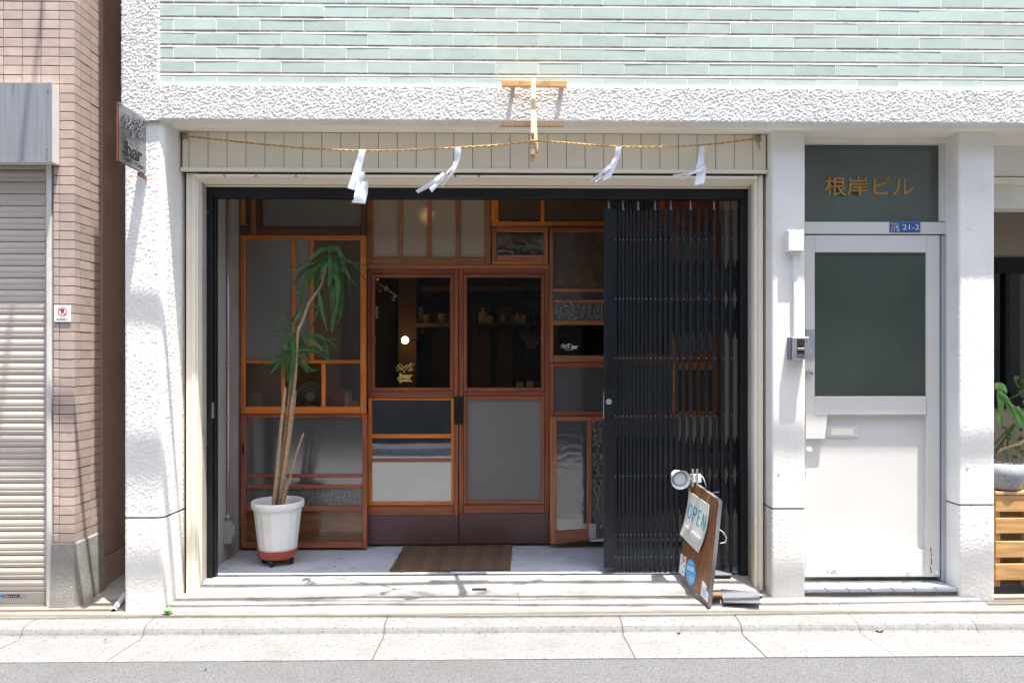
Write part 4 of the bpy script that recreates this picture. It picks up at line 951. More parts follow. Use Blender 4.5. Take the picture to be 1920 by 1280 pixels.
piece('back_board', xl+.01, X(684, 4.95), 5.301, 5.32, .12, .929, M['interior'], ws, 0)
for (px, w_, h_, m, lb) in ((622, .06, .16, 'interior_wood', 'brown upright file behind the ribbed lower right pane'), (640, .07, .22, 'redthing', 'red folder behind the ribbed lower right pane'), (664, .05, .14, 'yellowthing', 'yellow tin behind the ribbed lower right pane'), (519, .05, .10, 'redthing', 'small red tin behind the ribbed lower left pane'), (480, .09, .2, 'ceramic', 'pale paper stack behind the ribbed lower left pane'), (652, .03, .2, 'ceramic', 'pale book standing between the red folder and yellow tin')):
    x = X(px, 5.08); q = MB(); q.box(x-w_/2, x+w_/2, 5.04, 5.16, .93, .93+h_, 0, .004); deco('stored_item', q, M[m], lb, 'folder' if 'folder' in lb or 'file' in lb else ('book' if 'book' in lb else ('paper' if 'paper' in lb else 'tin')))

# ------------------------------------------------------------------ left neighbour
YNB = 4.06
nb = thing('brick_building', (-3.2, YNB, 0), 'pinkish brown tiled corner building at the left edge with a beige roller shutter', 'building')
cx = X(139, YNB); zt = CZ+666*YNB/FPX
q = MB(); q.box(X(97.7, YNB), cx-.008, YNB+.008, 9.6, Z(1013, YNB), 9); q.box(-6.5, X(97.6, YNB), YNB+.008, 9.6, Z(303, YNB), 9); q.box(-6.5, X(97.6, YNB), YNB+.09, 9.6, Z(1013, YNB), Z(303.2, YNB)); q.build('wall_core', M['grout'], nb)
q = MB(); q.box(-3.6, cx-.012, 4.34, 9.6, -.1, 9); q.build('inner_core', M['plaster_brown'], nb)
ysd = YNB+.272
q = MB(); q.box(cx-.3, cx+.004, ysd+.001, ysd+.03, -.05, 9, 0, .004); q.build('plaster_edge', M['plaster_brown'], nb)
q = MB(); q.box(cx-.3, cx-.004, ysd+.03, 9.0, Z(972, 4.5)-.18, 9); q.build('plaster_wall', M['plaster_brown'], nb)
q = MB(); q.box(cx-.3, cx+.002, ysd+.03, 9.0, -.05, Z(972, 4.5)-.186); q.build('plaster_base', M['plaster_brown'], nb)
rowp = 17.02/FPX*YNB; colp = 34.5/FPX*YNB; zrow0 = Z(1013.5, YNB)
rb = random.Random(4)
corner_me = None; hcol = .1
nrow = 61
q = MB()
fw = .077   # front return of the corner tile
for r in range(nrow):
    z0 = zrow0+rowp*r+.0022; z1 = z0+rowp-.0044
    if corner_me is None:
        c_ = MB(); h = (z1-z0)/2; b = .002
        poly = [(-fw+.001, .009), (-fw+.001, 0), (-b, 0), (0, b), (0, .056), (-.009, .056), (-.009, .009)]
        c_.prism([(x, y, -h) for x, y in poly], (0, 0, 2*h))
        corner_me = bpy.data.meshes.new('corner_tile'); corner_me.from_pydata(c_.v, [], c_.f); corner_me.materials.append(M['pink']); corner_me.update()
    o = link('corner_tile', corner_me, (cx, YNB, (z0+z1)/2), nb); o.location.y += rb.uniform(-.0008, .0008)
    for k in range(2):      # side face
        y0 = YNB+.058+k*.105
        key = ('side', k)
        o = piece('side_tile', cx-.009, cx, y0+.002, y0+.103, z0, z1, M['pink'], nb, 0); o.location.x += rb.uniform(-.0008, .0008)
    lowrow = z1 < Z(155, YNB)
    for k in range(5):
        x1 = cx-fw-.003-k*colp; x0 = x1-colp+.004
        if lowrow:
            if k == 0:
                x0 = X(100, YNB)
                o = piece('front_tile', x0, x1, YNB, YNB+.009, z0, z1, M['pink'], nb, .0015); o.location.y += rb.uniform(-.0008, .0008)
        elif k < 4:
            o = piece('front_tile', x0, x1, YNB, YNB+.009, z0, z1, M['pink'], nb, .0015); o.location.y += rb.uniform(-.0008, .0008)
q = MB()
for r in range(nrow-12, nrow+70):
    z0 = zrow0+rowp*r+.0022; z1 = z0+rowp-.0044
    for k in range(-1, 34):
        if r < nrow and k < 4: continue
        x1 = cx-fw-.003-k*colp; x0 = x1-colp+.004
        if k == -1: x0, x1 = cx-fw+.001, cx
        if z0 > Z(155, YNB): q.box(x0, x1, YNB, YNB+.009, z0, z1)
    if r >= nrow: q.box(cx-.009, cx, YNB+.06, YNB+.161, z0, z1); q.box(cx-.009, cx, YNB+.165, YNB+.266, z0, z1)
tag(q.build('tile_field', M['pink'], nb), kind='stuff')
# plinth
zp = Z(1013.5, YNB)
q = MB(); vs = []; 
for (z, e) in ((-.05, .026), (.02, .020), (zp*.5, .012), (zp-.01, .006), (zp, .001)):
    vs += [(X(97, YNB), YNB-e, z), (cx-.03, YNB-e, z), (cx+e*.5, YNB-e*.6, z), (cx+e, YNB+.03, z), (cx+e*1.2+.0, ysd+.01, z+(.0 if z < .3 else .0)), (cx-.1, ysd+.01, z), (X(97, YNB), ysd+.01, z)]
n_ = 7; fs = []
for j in range(4):
    for i in range(n_): fs.append((j*n_+i, j*n_+(i+1) % n_, (j+1)*n_+(i+1) % n_, (j+1)*n_+i))
fs.append(tuple(range(4*n_, 5*n_))); q.add(vs, fs); q.build('plinth', M['plinth'], nb)
q = MB(); q.box(-6.5, X(96.5, YNB), YNB+.09, YNB+.2, -.05, zp); q.build('shutter_sill_wall', M['plinth'], nb)
# shutter
sh = subempty('roller_shutter', nb, (X(30, YNB), YNB+.05, 0))
YSH = YNB+.045; sp = 22.35/FPX*YSH; sz0 = Z(1108, YSH, 60); swx = X(85, YSH)
prof = [(.012, 0), (.004, .001), (0, .005), (-.002, .019), (.0005, .021), (.0008, .031), (-.002, .033), (-.0025, .047), (0, .049), (.001, .058), (.004, .062), (.012, sp)]
q = MB(); q.profile_x(prof+[(.02, sp), (.02, 0)], -.9, 0)
sme = bpy.data.meshes.new('slat'); sme.from_pydata(q.v, [], q.f); sme.materials.append(M['shutter']); sme.update()
for k in range(37): link('slat', sme, (swx, YSH, sz0+sp*k), sh)
q = MB(); q.box(-6.0, swx-.9-.001, YSH+.002, YSH+.02, sz0, sz0+sp*37); q.build('shutter_field', M['shutter'], sh)
piece('bottom_bar', -3.5, swx, YSH-.006, YSH+.02, sz0-.066, sz0-.002, M['shutter'], sh, .003)
piece('bottom_seal', -3.5, swx-.0, YSH-.014, YSH+.02, sz0-.085, sz0-.067, M['shutter'], sh, .003)
q = MB(); a, b = X(81, YNB), X(97.5, YNB); q.box(a, a+(b-a)*.4, YNB+.02, YNB+.08, .0, Z(305, YNB), 0, .002); q.box(a+(b-a)*.42, b-.003, YNB-.004, YNB+.08, .0, Z(305, YNB), 0, .002); q.build('guide_rail', M['pale_trim'], sh)
bxp = subempty('shutter_box', nb, (X(30, 4.0), 4.0, 2.4))
a, c, z0, z1 = R(-400, 154, 96, 303, 3.99)
c = X(97, 3.99)
piece('front_sheet', -4.5, c, 3.99, 3.992, z0, z1, M['zinc'], bxp, 0)
q = MB(); q.box(-4.5, c-.0, 3.993, YNB-.001, z0+.002, z1-.002); q.build('casing', M['pale_trim'], bxp)
q = MB(); q.box(c-.02, c-.0, 3.985, 3.9895, z0, z1); q.box(-4.5, c-.021, 3.985, 3.9895, z0-.004, z0+.008); q.build('edge_strip', M['zinc'], bxp)
for (px, py) in ((24.5, 159), (90, 171), (88, 281)): q = MB(); q.lathe(P(px, py, 3.984), [(.004, .003), (.004, -.002)], 8, 'y'); q.build('screw', M['rivet'], bxp)
# maker's sticker
yy = YSH-.0075
a, c, z0, z1 = R(-8, 1113, 50, 1120.5, yy); piece('maker_sticker', a, c, yy, yy+.001, z0, z1, M['jamb'], sh, 0)
a, c2, z0, z1 = R(6, 1114, 37, 1119.5, yy); piece('sticker_field', a, c2, yy-.001, yy-.0002, z0, z1, M['black_print'], sh, 0)
lettering('\u6587\u5316\u30b7\u30e3\u30c3\u30bf\u30fc', (a+.002, yy-.0012, z0+.002), (c2-a-.004, 0, 0), (0, 0, z1-z0-.004), M['white_print'], sh, bold=.02, lift=Vector((0, -.0006, 0)))
a, c2, z0, z1 = R(-8, 1114, 5.5, 1119.5, yy); piece('sticker_field', a, c2, yy-.001, yy-.0002, z0, z1, M['cyan_print'], sh, 0)

# no-parking notice
yy = YNB-.006; a, c, z0, z1 = R(101.5, 572.5, 132.5, 603.5, yy)
np_ = thing('no_parking_sign', (a, yy, z0), 'small white no-parking notice with a red ring on the pinkish tiles', 'sign')
piece('plate', a, c, yy, yy+.003, z0, z1, M['white_print'], np_, .0005)
cc = P(117, 584, yy-.0012); r_ = 8.4/FPX*yy
q = MB(); n_ = 32
q.add([cc+Vector((cos(k*2*pi/n_)*rr_, 0, sin(k*2*pi/n_)*rr_)) for rr_ in (r_, r_*.82) for k in range(n_)], [(k, (k+1) % n_, n_+(k+1) % n_, n_+k) for k in range(n_)])
u = Vector((1, 0, -1)).normalized(); w_ = Vector((1, 0, 1)).normalized()
q.add([cc-u*r_*.9+w_*.0022, cc+u*r_*.9+w_*.0022, cc+u*r_*.9-w_*.0022, cc-u*r_*.9-w_*.0022], [(0, 1, 2, 3)]); q.build('red_ring', M['red_print'], np_)
lettering('P', cc+Vector((-.007, .0006, -.0135)), (.016, 0, 0), (0, 0, .027), M['black_print'], np_, bold=.05, lift=Vector((0, 0, 0)))
a, c, z0, z1 = R(106, 596, 128, 600.5, yy); lettering('\u99d0\u8eca\u7981\u6b62', (a, yy, z0), (c-a, 0, 0), (0, 0, z1-z0), M['black_print'], np_, bold=.01, lift=Vector((0, -.0012, 0)))

# ------------------------------------------------------------------ projecting sign
sx = X(275, YB)-.005; y0, y1 = 3.665, 3.945; z0, z1 = Z(301, y0, 227), Z(191, y0, 227)
sg = thing('projecting_sign', (sx, y1, z0), 'dented stainless steel blade sign with cut-out script lettering projecting from the white corner column', 'sign')
q = MB(); nxg, nzg = 14, 14; vs = []
for i in range(nxg+1):
    for j in range(nzg+1):
        y = y0+(y1-y0)*i/nxg; z = z0+(z1-z0)*j/nzg
        bmp = noise.noise(Vector((y*14, z*11, 1)))*.0035*(1 if 0 < i < nxg and 0 < j < nzg else 0)
        vs.append((sx+.004+bmp, y, z))
q.add(vs, [((i*(nzg+1)+j), (i+1)*(nzg+1)+j, (i+1)*(nzg+1)+j+1, i*(nzg+1)+j+1) for i in range(nxg) for j in range(nzg)]); q.build('face_sheet', M['stainless'], sg, smooth=True)
piece('backing_board', sx-.006, sx-.0005, y0-.001, y1+.0, z0-.001, z1+.001, wood('red_sign_edge', (.30, .07, .03), 'z'), sg, 0)
q = MB(); q.box(sx-.012, sx+.0, y1-.06, y1+.02, z0-.022, z0-.0045); q.build('bracket', M['rusty'], sg)
Lx = Vector((.0085, 0, 0)); O_ = Vector((sx, y0+.025, z0+.17)); U_ = Vector((0, .235, 0)); V_ = Vector((0, 0, .13))
def two_tone(fn_, nm):
    q = MB(); fn_(q, Lx, 0); q.build(nm, M['black_print'], sg)
    q = MB(); fn_(q, Lx+Vector((.0008, .0022, .0022)), 0); q.build(nm+'_bright_edge', M['lamp_white'], sg)
def f1(q, L, mi):
    for s_ in RINNE: stroke(q, s_, O_+Vector((0, 0, -.03)), U_, V_, .0075 if L is Lx else .0022, L)
two_tone(f1, 'cut_script')
def f2(q, L, mi): lettering('.bar', O_+Vector((0, .01, -.125)), (0, .20, 0), (0, 0, .075), None, None, bold=.035, lift=L, mb=q)
q = MB(); f2(q, Lx+Vector((-.0006, .003, .002)), 0); q.build('cut_lettering_edge', M['lamp_white'], sg)
q = MB(); f2(q, Lx, 0); q.build('cut_lettering', M['black_print'], sg)
q = MB(); lettering('Craft + Sip', O_+Vector((0, .005, -.158)), (0, .215, 0), (0, 0, .026), None, None, bold=.02, lift=Lx, mb=q); q.build('cut_small_lettering', M['black_print'], sg)
for (yy, zz) in ((y0+.012, z1-.012), (y0+.012, z0+.012), (y1-.012, z0+.012), (y1-.012, z1-.012)): q = MB(); q.lathe((sx+.004, yy, zz), [(.004, 0), (.003, .004)], 8, 'x'); q.build('rivet', M['rusty'], sg)

# ------------------------------------------------------------------ timber bracket, rope, streamers
yb0 = 3.90
br = thing('timber_bracket', P(1000, 226, yb0), 'pale raw timber cross bracket fixed over the entrance holding the straw rope', 'bracket')
pr('top_bar', 940.5, 151, 1063, 161.5, yb0-.012, .028, M['cedar'], br, .001)
pr('spacer_block', 958, 158.5, 966, 163, yb0+.018, .05, M['rawwood'], br, .001); pr('spacer_block', 1049.5, 158.5, 1058, 163, yb0+.018, .05, M['rawwood'], br, .001)
q = MB(); A_, B_ = P(1000.5, 149, yb0-.035), P(999, 291, yb0-.16); 
d_ = (B_-A_).normalized(); ux = Vector((1, 0, 0)); uy = d_.cross(ux).normalized()
q.obox((A_+B_)/2, ux, uy, d_, .0115, .010, (B_-A_).length/2); q.build('upright', M['rawwood'], br)
q = MB(); A2, B2 = P(1003.5, 215, yb0-.085), P(1006, 286, yb0-.135); d2 = (B2-A2).normalized(); q.obox((A2+B2)/2, ux, d2.cross(ux).normalized(), d2, .006, .010, (B2-A2).length/2); q.build('side_lath', M['rawwood'], br)
pr('cross_bar', 936, 226.5, 1057, 236.5, yb0-.072, .022, M['rawwood'], br, .001)
pr('block', 994.5, 268, 1007, 277, yb0-.162, .02, M['rawwood'], br, .001); pr('drop_peg', 994.5, 277.5, 1003, 301.5, yb0-.150, .02, M['rawwood'], br, .001)
q = MB(); q.tube([P(998.5, 250, yb0-.175), P(999, 262, yb0-.165)], .0085, 10); q.tube([P(998.5, 248.6, yb0-.176), P(998.5, 249.5, yb0-.1755)], .0055, 10); q.build('bamboo_peg', M['straw'], br)
q = MB()
for (px, py) in ((978, 154), (1020, 154), (1030, 153)): q.tube([P(px-4, py-2, yb0-.015), P(px-2, py+4, yb0-.018), P(px+1, py-3, yb0-.018), P(px+3, py+2, yb0-.015)], .0014, 5)
q.build('wire_tie', M['rusty'], br)
rp = thing('straw_rope', P(700, 282, 4.0), 'thin twisted straw rope strung across the top of the entrance', 'rope')
rope_px = [(348, 255.5, YS-.015), (400, 261, 4.11), (450, 266.5, 4.09), (500, 271.5, 4.06), (560, 277.5, 4.02), (620, 280.5, 3.98), (680, 282.5, 3.93), (740, 282, 3.89), (800, 279.5, 3.85), (860, 277, 3.80), (930, 272.5, 3.76), (994, 266, 3.735),
           (1010, 264.5, 3.735), (1060, 268, 3.78), (1110, 272, 3.83), (1160, 274.8, 3.88), (1220, 275.8, 3.94), (1290, 274, 4.02), (1350, 269, 4.09), (1417, 260.5, YS-.015)]
ctrl = [P(*p) for p in rope_px]; fine = []
for i in range(len(ctrl)-1):
    for k in range(14): fine.append(ctrl[i].lerp(ctrl[i+1], k/14))
fine.append(ctrl[-1])
for ph in (0, pi):
    q = MB(); q.tube([p+Vector((0, cos(i*1.15+ph), sin(i*1.15+ph)))*.0028 for i, p in enumerate(fine)], .0029, 5); q.build('strand', M['straw'], rp)
q = MB(); rr = random.Random(2)
for i in range(90):
    p = fine[int(rr.random()*len(fine)*.999)]; v = Vector((rr.uniform(-1, 1), rr.uniform(-1, 1), rr.uniform(-.4, 1))).normalized()*rr.uniform(.006, .022); q.tube([p, p+v*.6, p+v+Vector((0, 0, .003))], .0005, 3, caps=False)
tag(q.build('loose_fibre', M['straw'], rp), kind='stuff')
for (px, py, s) in ((347, 256, 1), (1421, 260, -1)):
    q = MB(); c_ = P(px, py, YS-.012)
    for k in range(3): q.tube([c_+Vector((cos(t)*.009, (k-1)*.003, sin(t)*.011)) for t in [j*2*pi/10 for j in range(11)]], .003, 5, caps=False)
    if s < 0: q.tube([c_, c_+Vector((.004, -.004, -.03)), c_+Vector((.010, -.004, -.062))], .004, 6)
    q.build('knot', M['straw'], rp)
    hk = MB(); a = c_+Vector((-.004*s, .004, 0)); hk.box(a.x-.012, a.x-.009, a.y-.004, YS, a.z-.016, a.z+.016); hk.box(a.x+.009, a.x+.012, a.y-.004, YS, a.z-.016, a.z+.016); hk.box(a.x-.012, a.x+.012, a.y-.004, YS, a.z+.0165, a.z+.0185); hk.build('wall_staple', M['rivet'], rp)
def streamer(origin, sc, polys, Y, label):
    t = thing('paper_streamer', P(origin[0]+polys[0][0][0]/sc, origin[1]+polys[0][0][1]/sc, Y), label, 'paper streamer', 'white folded paper streamers on the rope')
    for k, (poly) in enumerate(polys):
        q = MB(); n_ = len(poly); vs = []
        for i, (x, y) in enumerate(poly):
            yy = Y-.006*k+.010*sin(i*1.7+k); vs.append(P(origin[0]+x/sc, origin[1]+y/sc, yy))
        # ribbon: poly lists left edge down, right edge up (same count)
        h = n_//2; L_e = vs[:h]; R_e = vs[h:][::-1]; m_ = []; NS = 4
        rows = []
        for i in range(h-1):
            for s_ in range(NS): rows.append((L_e[i].lerp(L_e[i+1], s_/NS), R_e[i].lerp(R_e[i+1], s_/NS)))
        rows.append((L_e[-1], R_e[-1])); vv = []
        for i, (l, r) in enumerate(rows):
            bow = .003*sin(i*.9+k); vv += [l, (l+r)/2+Vector((0, -bow-.002, 0)), r]
        vv2 = [v+Vector((0, .0006, 0)) for v in vv]; N3 = len(vv)
        fs = []
        for i in range(len(rows)-1):
            for j in range(2): a = i*3+j; fs.append((a, a+1, a+4, a+3)); fs.append((N3+a+3, N3+a+4, N3+a+1, N3+a))
        q.add(vv+vv2, fs); q.build('paper_fold', M['paper'], t, smooth=True)
O1 = (620, 100); s1 = 1920/560
streamer(O1, s1, [[(187, 615), (165, 690), (135, 790), (107, 866), (155, 880), (188, 790), (210, 690), (225, 620)], [(187, 760), (170, 830), (148, 925), (163, 940), (205, 845), (222, 765)], [(203, 823), (180, 890), (133, 960), (222, 967), (238, 900), (242, 828)]], 3.90, 'limp white paper streamer hanging lowest, leftmost on the rope')
streamer(O1, s1, [[(795, 606), (797, 680), (765, 780), (708, 852), (722, 850), (795, 770), (833, 670), (838, 606)], [(783, 725), (700, 815), (633, 868), (650, 895), (745, 790), (796, 735)], [(722, 765), (640, 825), (545, 882), (562, 900), (660, 850), (734, 775)]], 3.80, 'paper streamer blown to the left, second from left on the rope')
streamer(O1, s1, [[(1833, 602), (1822, 670), (1770, 760), (1748, 823), (1800, 798), (1842, 712), (1862, 660), (1870, 602)], [(1795, 720), (1755, 780), (1700, 825), (1706, 828), (1765, 790), (1812, 740)], [(1790, 715), (1730, 770), (1655, 832), (1662, 833), (1740, 785), (1800, 735)]], 3.87, 'narrow twisted paper streamer right of the timber bracket')
O2 = (1080, 100); s2 = 1792/420
streamer(O2, s2, [[(990, 738), (982, 800), (965, 900), (962, 935), (1002, 925), (1022, 890), (1028, 800), (1031, 740)], [(1000, 910), (965, 960), (947, 1057), (1026, 1040), (1038, 960), (1037, 888)], [(1015, 908), (930, 950), (833, 1012), (840, 1016), (940, 965), (1020, 918)], [(1000, 925), (900, 960), (775, 972), (780, 984), (900, 975), (1000, 940)]], 4.05, 'paper streamer with two thin tails, rightmost on the rope')

# ------------------------------------------------------------------ potted plant on its caddy
YPL = 4.56; pc = Vector((X(521, YPL), YPL, FLOOR))
cy = thing('plant_caddy', pc, 'round terracotta red plant caddy on black casters under the white pot', 'plant caddy')
zc_ = FLOOR+.038
q = MB(); q.lathe((pc.x, pc.y, zc_), [(.095, .0), (.108, .012), (.119, .052), (.124, .056), (.119, .057), (.108, .02), (.02, .014)], 36); q.build('tray', M['saucer'], cy, smooth=True)
for k in range(4):
    t = k*pi/2+1.45; c_ = Vector((pc.x+cos(t)*.088, pc.y+sin(t)*.088, FLOOR+.019)); q = MB(); q.lathe(c_-Vector((.011, 0, 0)), [(.012, 0), (.019, .003), (.019, .019), (.012, .022)], 16, 'x'); q.box(c_.x-.008, c_.x+.008, c_.y-.006, c_.y+.006, c_.z+.012, zc_+.004); q.build('caster', M['rubber'], cy, smooth=False)
pp = thing('potted_plant', (pc.x, pc.y, zc_+.014), 'tall leggy dracaena with drooping strap leaves in a white faceted plastic pot inside the entrance', 'potted plant')
zb_ = zc_+.016; H_ = Z(936, YPL)-zb_
q = MB(); n_ = 16; ra, rb_ = .108, .148
q.lathe((pc.x, pc.y, zb_), [(ra, 0), (ra+.002, .006), (rb_-.006, H_-.045)], n_, cap1=False); q.build('pot', M['pot'], pp)
q = MB(); q.lathe((pc.x, pc.y, zb_), [(rb_-.005, H_-.046), (rb_+.004, H_-.040), (rb_+.008, H_-.03), (rb_+.008, H_-.004), (rb_+.004, H_), (rb_-.005, H_-.002), (rb_-.010, H_-.03), (rb_-.02, H_-.06)], 40, cap0=False, cap1=False); q.build('pot_rim', M['pot'], pp, smooth=True)
q = MB(); q.lathe((pc.x, pc.y, zb_), [(rb_-.012, H_-.05), (.06, H_-.038), (.002, H_-.035)], 24, cap0=False); q.build('soil', M['soil'], pp)
def cane(pts, r0, r1):
    c_ = [P(*p) for p in pts]; sm = []
    for i in range(len(c_)-1):
        p0, p1, p2, p3 = c_[max(i-1, 0)], c_[i], c_[i+1], c_[min(i+2, len(c_)-1)]
        for k in range(10):
            t = k/10; sm.append(.5*((2*p1)+(p2-p0)*t+(2*p0-5*p1+4*p2-p3)*t*t+(3*p1-p0-3*p2+p3)*t**3))
    sm.append(c_[-1]); n = len(sm)
    q = MB(); q.tube(sm, [(r0+(r1-r0)*i/(n-1))*(1+.10*(i % 2)) for i in range(n)], 9); return q.build('cane', M['cane'], pp, smooth=True)
cane([(524, 952, 4.55), (530, 900, 4.54), (541, 820, 4.53), (547, 760, 4.52), (553, 710, 4.51), (556, 655, 4.50), (559, 620, 4.50), (568, 600, 4.50), (578, 571, 4.50), (590, 553, 4.50), (602, 535, 4.50), (609, 510, 4.50), (613, 492, 4.50)], .0125, .006)
cane([(512, 952, 4.53), (520, 880, 4.53), (526, 810, 4.52), (533, 745, 4.51), (535, 726, 4.51)], .011, .0085)
cane([(527, 950, 4.58), (533, 900, 4.57), (541, 840, 4.56), (550, 770, 4.55), (554, 732, 4.54)], .009, .007)
cane([(530, 948, 4.60), (541, 905, 4.58), (556, 850, 4.56), (569, 812, 4.55)], .009, .0055)
cane([(529, 950, 4.52), (536, 915, 4.52), (545, 894, 4.51)], .009, .0055)
cane([(519, 945, 4.60), (530, 860, 4.58), (540, 760, 4.56), (548, 690, 4.55), (552, 640, 4.55), (549, 600, 4.55)], .010, .0055)
rl = random.Random(9)
def leaf(pts, w, Y0, bright=0, m='leaf', par=None, sc=1280/250, org=(480, 450), dy=.05):
    Y1 = Y0+rl.uniform(-dy, dy)
    c_ = [P(org[0]+x/sc, org[1]+y/sc, Y0+(Y1-Y0)*i/(len(pts)-1)*(1.6)) for i, (x, y) in enumerate(pts)]; sm = []
    for i in range(len(c_)-1):
        p0, p1, p2, p3 = c_[max(i-1, 0)], c_[i], c_[i+1], c_[min(i+2, len(c_)-1)]
        for k in range(4):
            t = k/4; sm.append(.5*((2*p1)+(p2-p0)*t+(2*p0-5*p1+4*p2-p3)*t*t+(3*p1-p0-3*p2+p3)*t**3))
    sm.append(c_[-1]); n = len(sm); wm = w/sc/FPX*Y0/2; q = MB(); vs = []
    tw = rl.uniform(-.5, .5)
    for i, p in enumerate(sm):
        t = (sm[min(i+1, n-1)]-sm[max(i-1, 0)]).normalized(); u_ = t.cross(Vector((0, 1, 0)))
        if u_.length < .1: u_ = Vector((1, 0, 0))
        u_.normalize(); nn = u_.cross(t); k = i/(n-1); ww = wm*(min(1, .25+2.6*k)*(1-k**3.0)+.02)
        d = (u_*cos(tw*k)+nn*sin(tw*k))*ww; vs += [p-d, p+nn*ww*.3, p+d]
    fs = []
    for i in range(n-1):
        for j in range(2): a = i*3+j; fs.append((a, a+1, a+4, a+3))
    q.add(vs, fs); return q.build('leaf', M[m], par or pp, smooth=True)
crown1 = [([(690, 85), (650, 88), (600, 110), (545, 170), (500, 230)], 42), ([(705, 170), (700, 100), (697, 35)], 14), ([(640, 165), (510, 205), (440, 245), (315, 260)], 28), ([(620, 165), (480, 230), (390, 290), (310, 405)], 26),
    ([(705, 120), (720, 75), (790, 90), (830, 180), (843, 305)], 48), ([(705, 150), (715, 260), (708, 400), (692, 460)], 48), ([(690, 170), (640, 190), (585, 260), (570, 400), (568, 600)], 52), ([(690, 180), (640, 220), (610, 320), (600, 430)], 34),
    ([(660, 210), (550, 285), (490, 370), (440, 500), (430, 660)], 42), ([(640, 220), (550, 300), (515, 400), (512, 505)], 30), ([(750, 160), (840, 170), (920, 210), (980, 280), (1030, 360), (1125, 440)], 16), ([(740, 170), (850, 250), (880, 320), (920, 390), (975, 445)], 16),
    ([(715, 200), (750, 240), (800, 330), (830, 500), (820, 700), (765, 845)], 38), ([(710, 220), (740, 300), (790, 420), (780, 600), (730, 900)], 42), ([(710, 250), (730, 300), (715, 400), (720, 550), (712, 740)], 34), ([(720, 240), (760, 330), (790, 450), (800, 600), (805, 740)], 34),
    ([(598, 475), (620, 600), (650, 740), (687, 880)], 36), ([(800, 520), (780, 650), (740, 760), (722, 880)], 52), ([(640, 560), (600, 665), (560, 760), (520, 880)], 32), ([(720, 200), (870, 330), (900, 500), (915, 730)], 22), ([(715, 190), (760, 230), (780, 330), (770, 480), (775, 640)], 34),
    ([(710, 190), (730, 330), (745, 480), (740, 690)], 36), ([(700, 200), (650, 260), (630, 360), (640, 460)], 28)]
crown2 = [([(355, 880), (320, 800), (260, 720), (150, 650), (70, 590)], 14), ([(350, 862), (290, 815), (230, 790), (150, 725)], 20), ([(340, 845), (300, 848), (200, 872), (120, 880)], 20), ([(310, 1070), (300, 1050), (230, 960), (175, 880)], 30),
    ([(370, 780), (400, 730), (450, 670), (495, 610)], 28), ([(355, 790), (365, 750), (388, 725), (390, 685)], 30), ([(370, 760), (430, 830), (470, 890), (478, 970)], 20), ([(350, 860), (360, 1000), (370, 1120), (370, 1290)], 38),
    ([(360, 900), (420, 960), (450, 1010), (490, 1100), (505, 1210)], 38), ([(320, 1110), (260, 1115), (170, 1160), (90, 1185)], 28), ([(310, 1120), (240, 1150), (190, 1220), (135, 1290)], 26), ([(420, 1080), (440, 1060), (520, 1030), (590, 1020)], 22),
    ([(420, 1080), (450, 1055), (530, 1060), (615, 1080)], 18), ([(480, 960), (520, 940), (580, 1000), (670, 1080)], 32), ([(500, 940), (590, 905), (650, 940), (730, 990), (770, 1045)], 20), ([(500, 930), (600, 910), (660, 970), (690, 1100), (698, 1220)], 20),
    ([(370, 1100), (430, 1180), (500, 1280)], 36), ([(400, 1150), (470, 1190), (530, 1240), (605, 1250)], 16), ([(320, 1190), (318, 1130), (290, 1090), (235, 1050)], 26), ([(320, 1100), (300, 1060), (320, 1000), (350, 960)], 24),
    ([(300, 1130), (260, 1100), (230, 1040), (215, 960)], 14), ([(300, 1140), (262, 1190), (255, 1230), (272, 1350)], 28), ([(318, 1150), (300, 1260), (310, 1400)], 24), ([(330, 1150), (350, 1300), (345, 1500)], 24), ([(400, 1080), (470, 1060), (560, 1050), (640, 1110)], 24), ([(415, 1090), (440, 1000), (430, 900)], 24), ([(335, 1090), (345, 1010), (320, 930)], 22)]
for pts, w_ in crown1: leaf(pts, w_*1.12, 4.47+rl.uniform(-.03, .03))
for pts, w_ in crown1[4::2]: leaf([(x+(x-700)*rl.uniform(-.25, .35)+rl.uniform(-12, 12), 150+(y-150)*rl.uniform(.75, 1.0)) for x, y in pts], w_*.85, 4.52)
for pts, w_ in crown2: leaf(pts, w_*1.35, 4.50+rl.uniform(-.03, .03))
for pts, w_ in crown2[7:]: leaf([(x+(x-360)*rl.uniform(-.3, .3)+rl.uniform(-14, 14), y+rl.uniform(-25, 30)) for x, y in pts], w_*.7, 4.54)

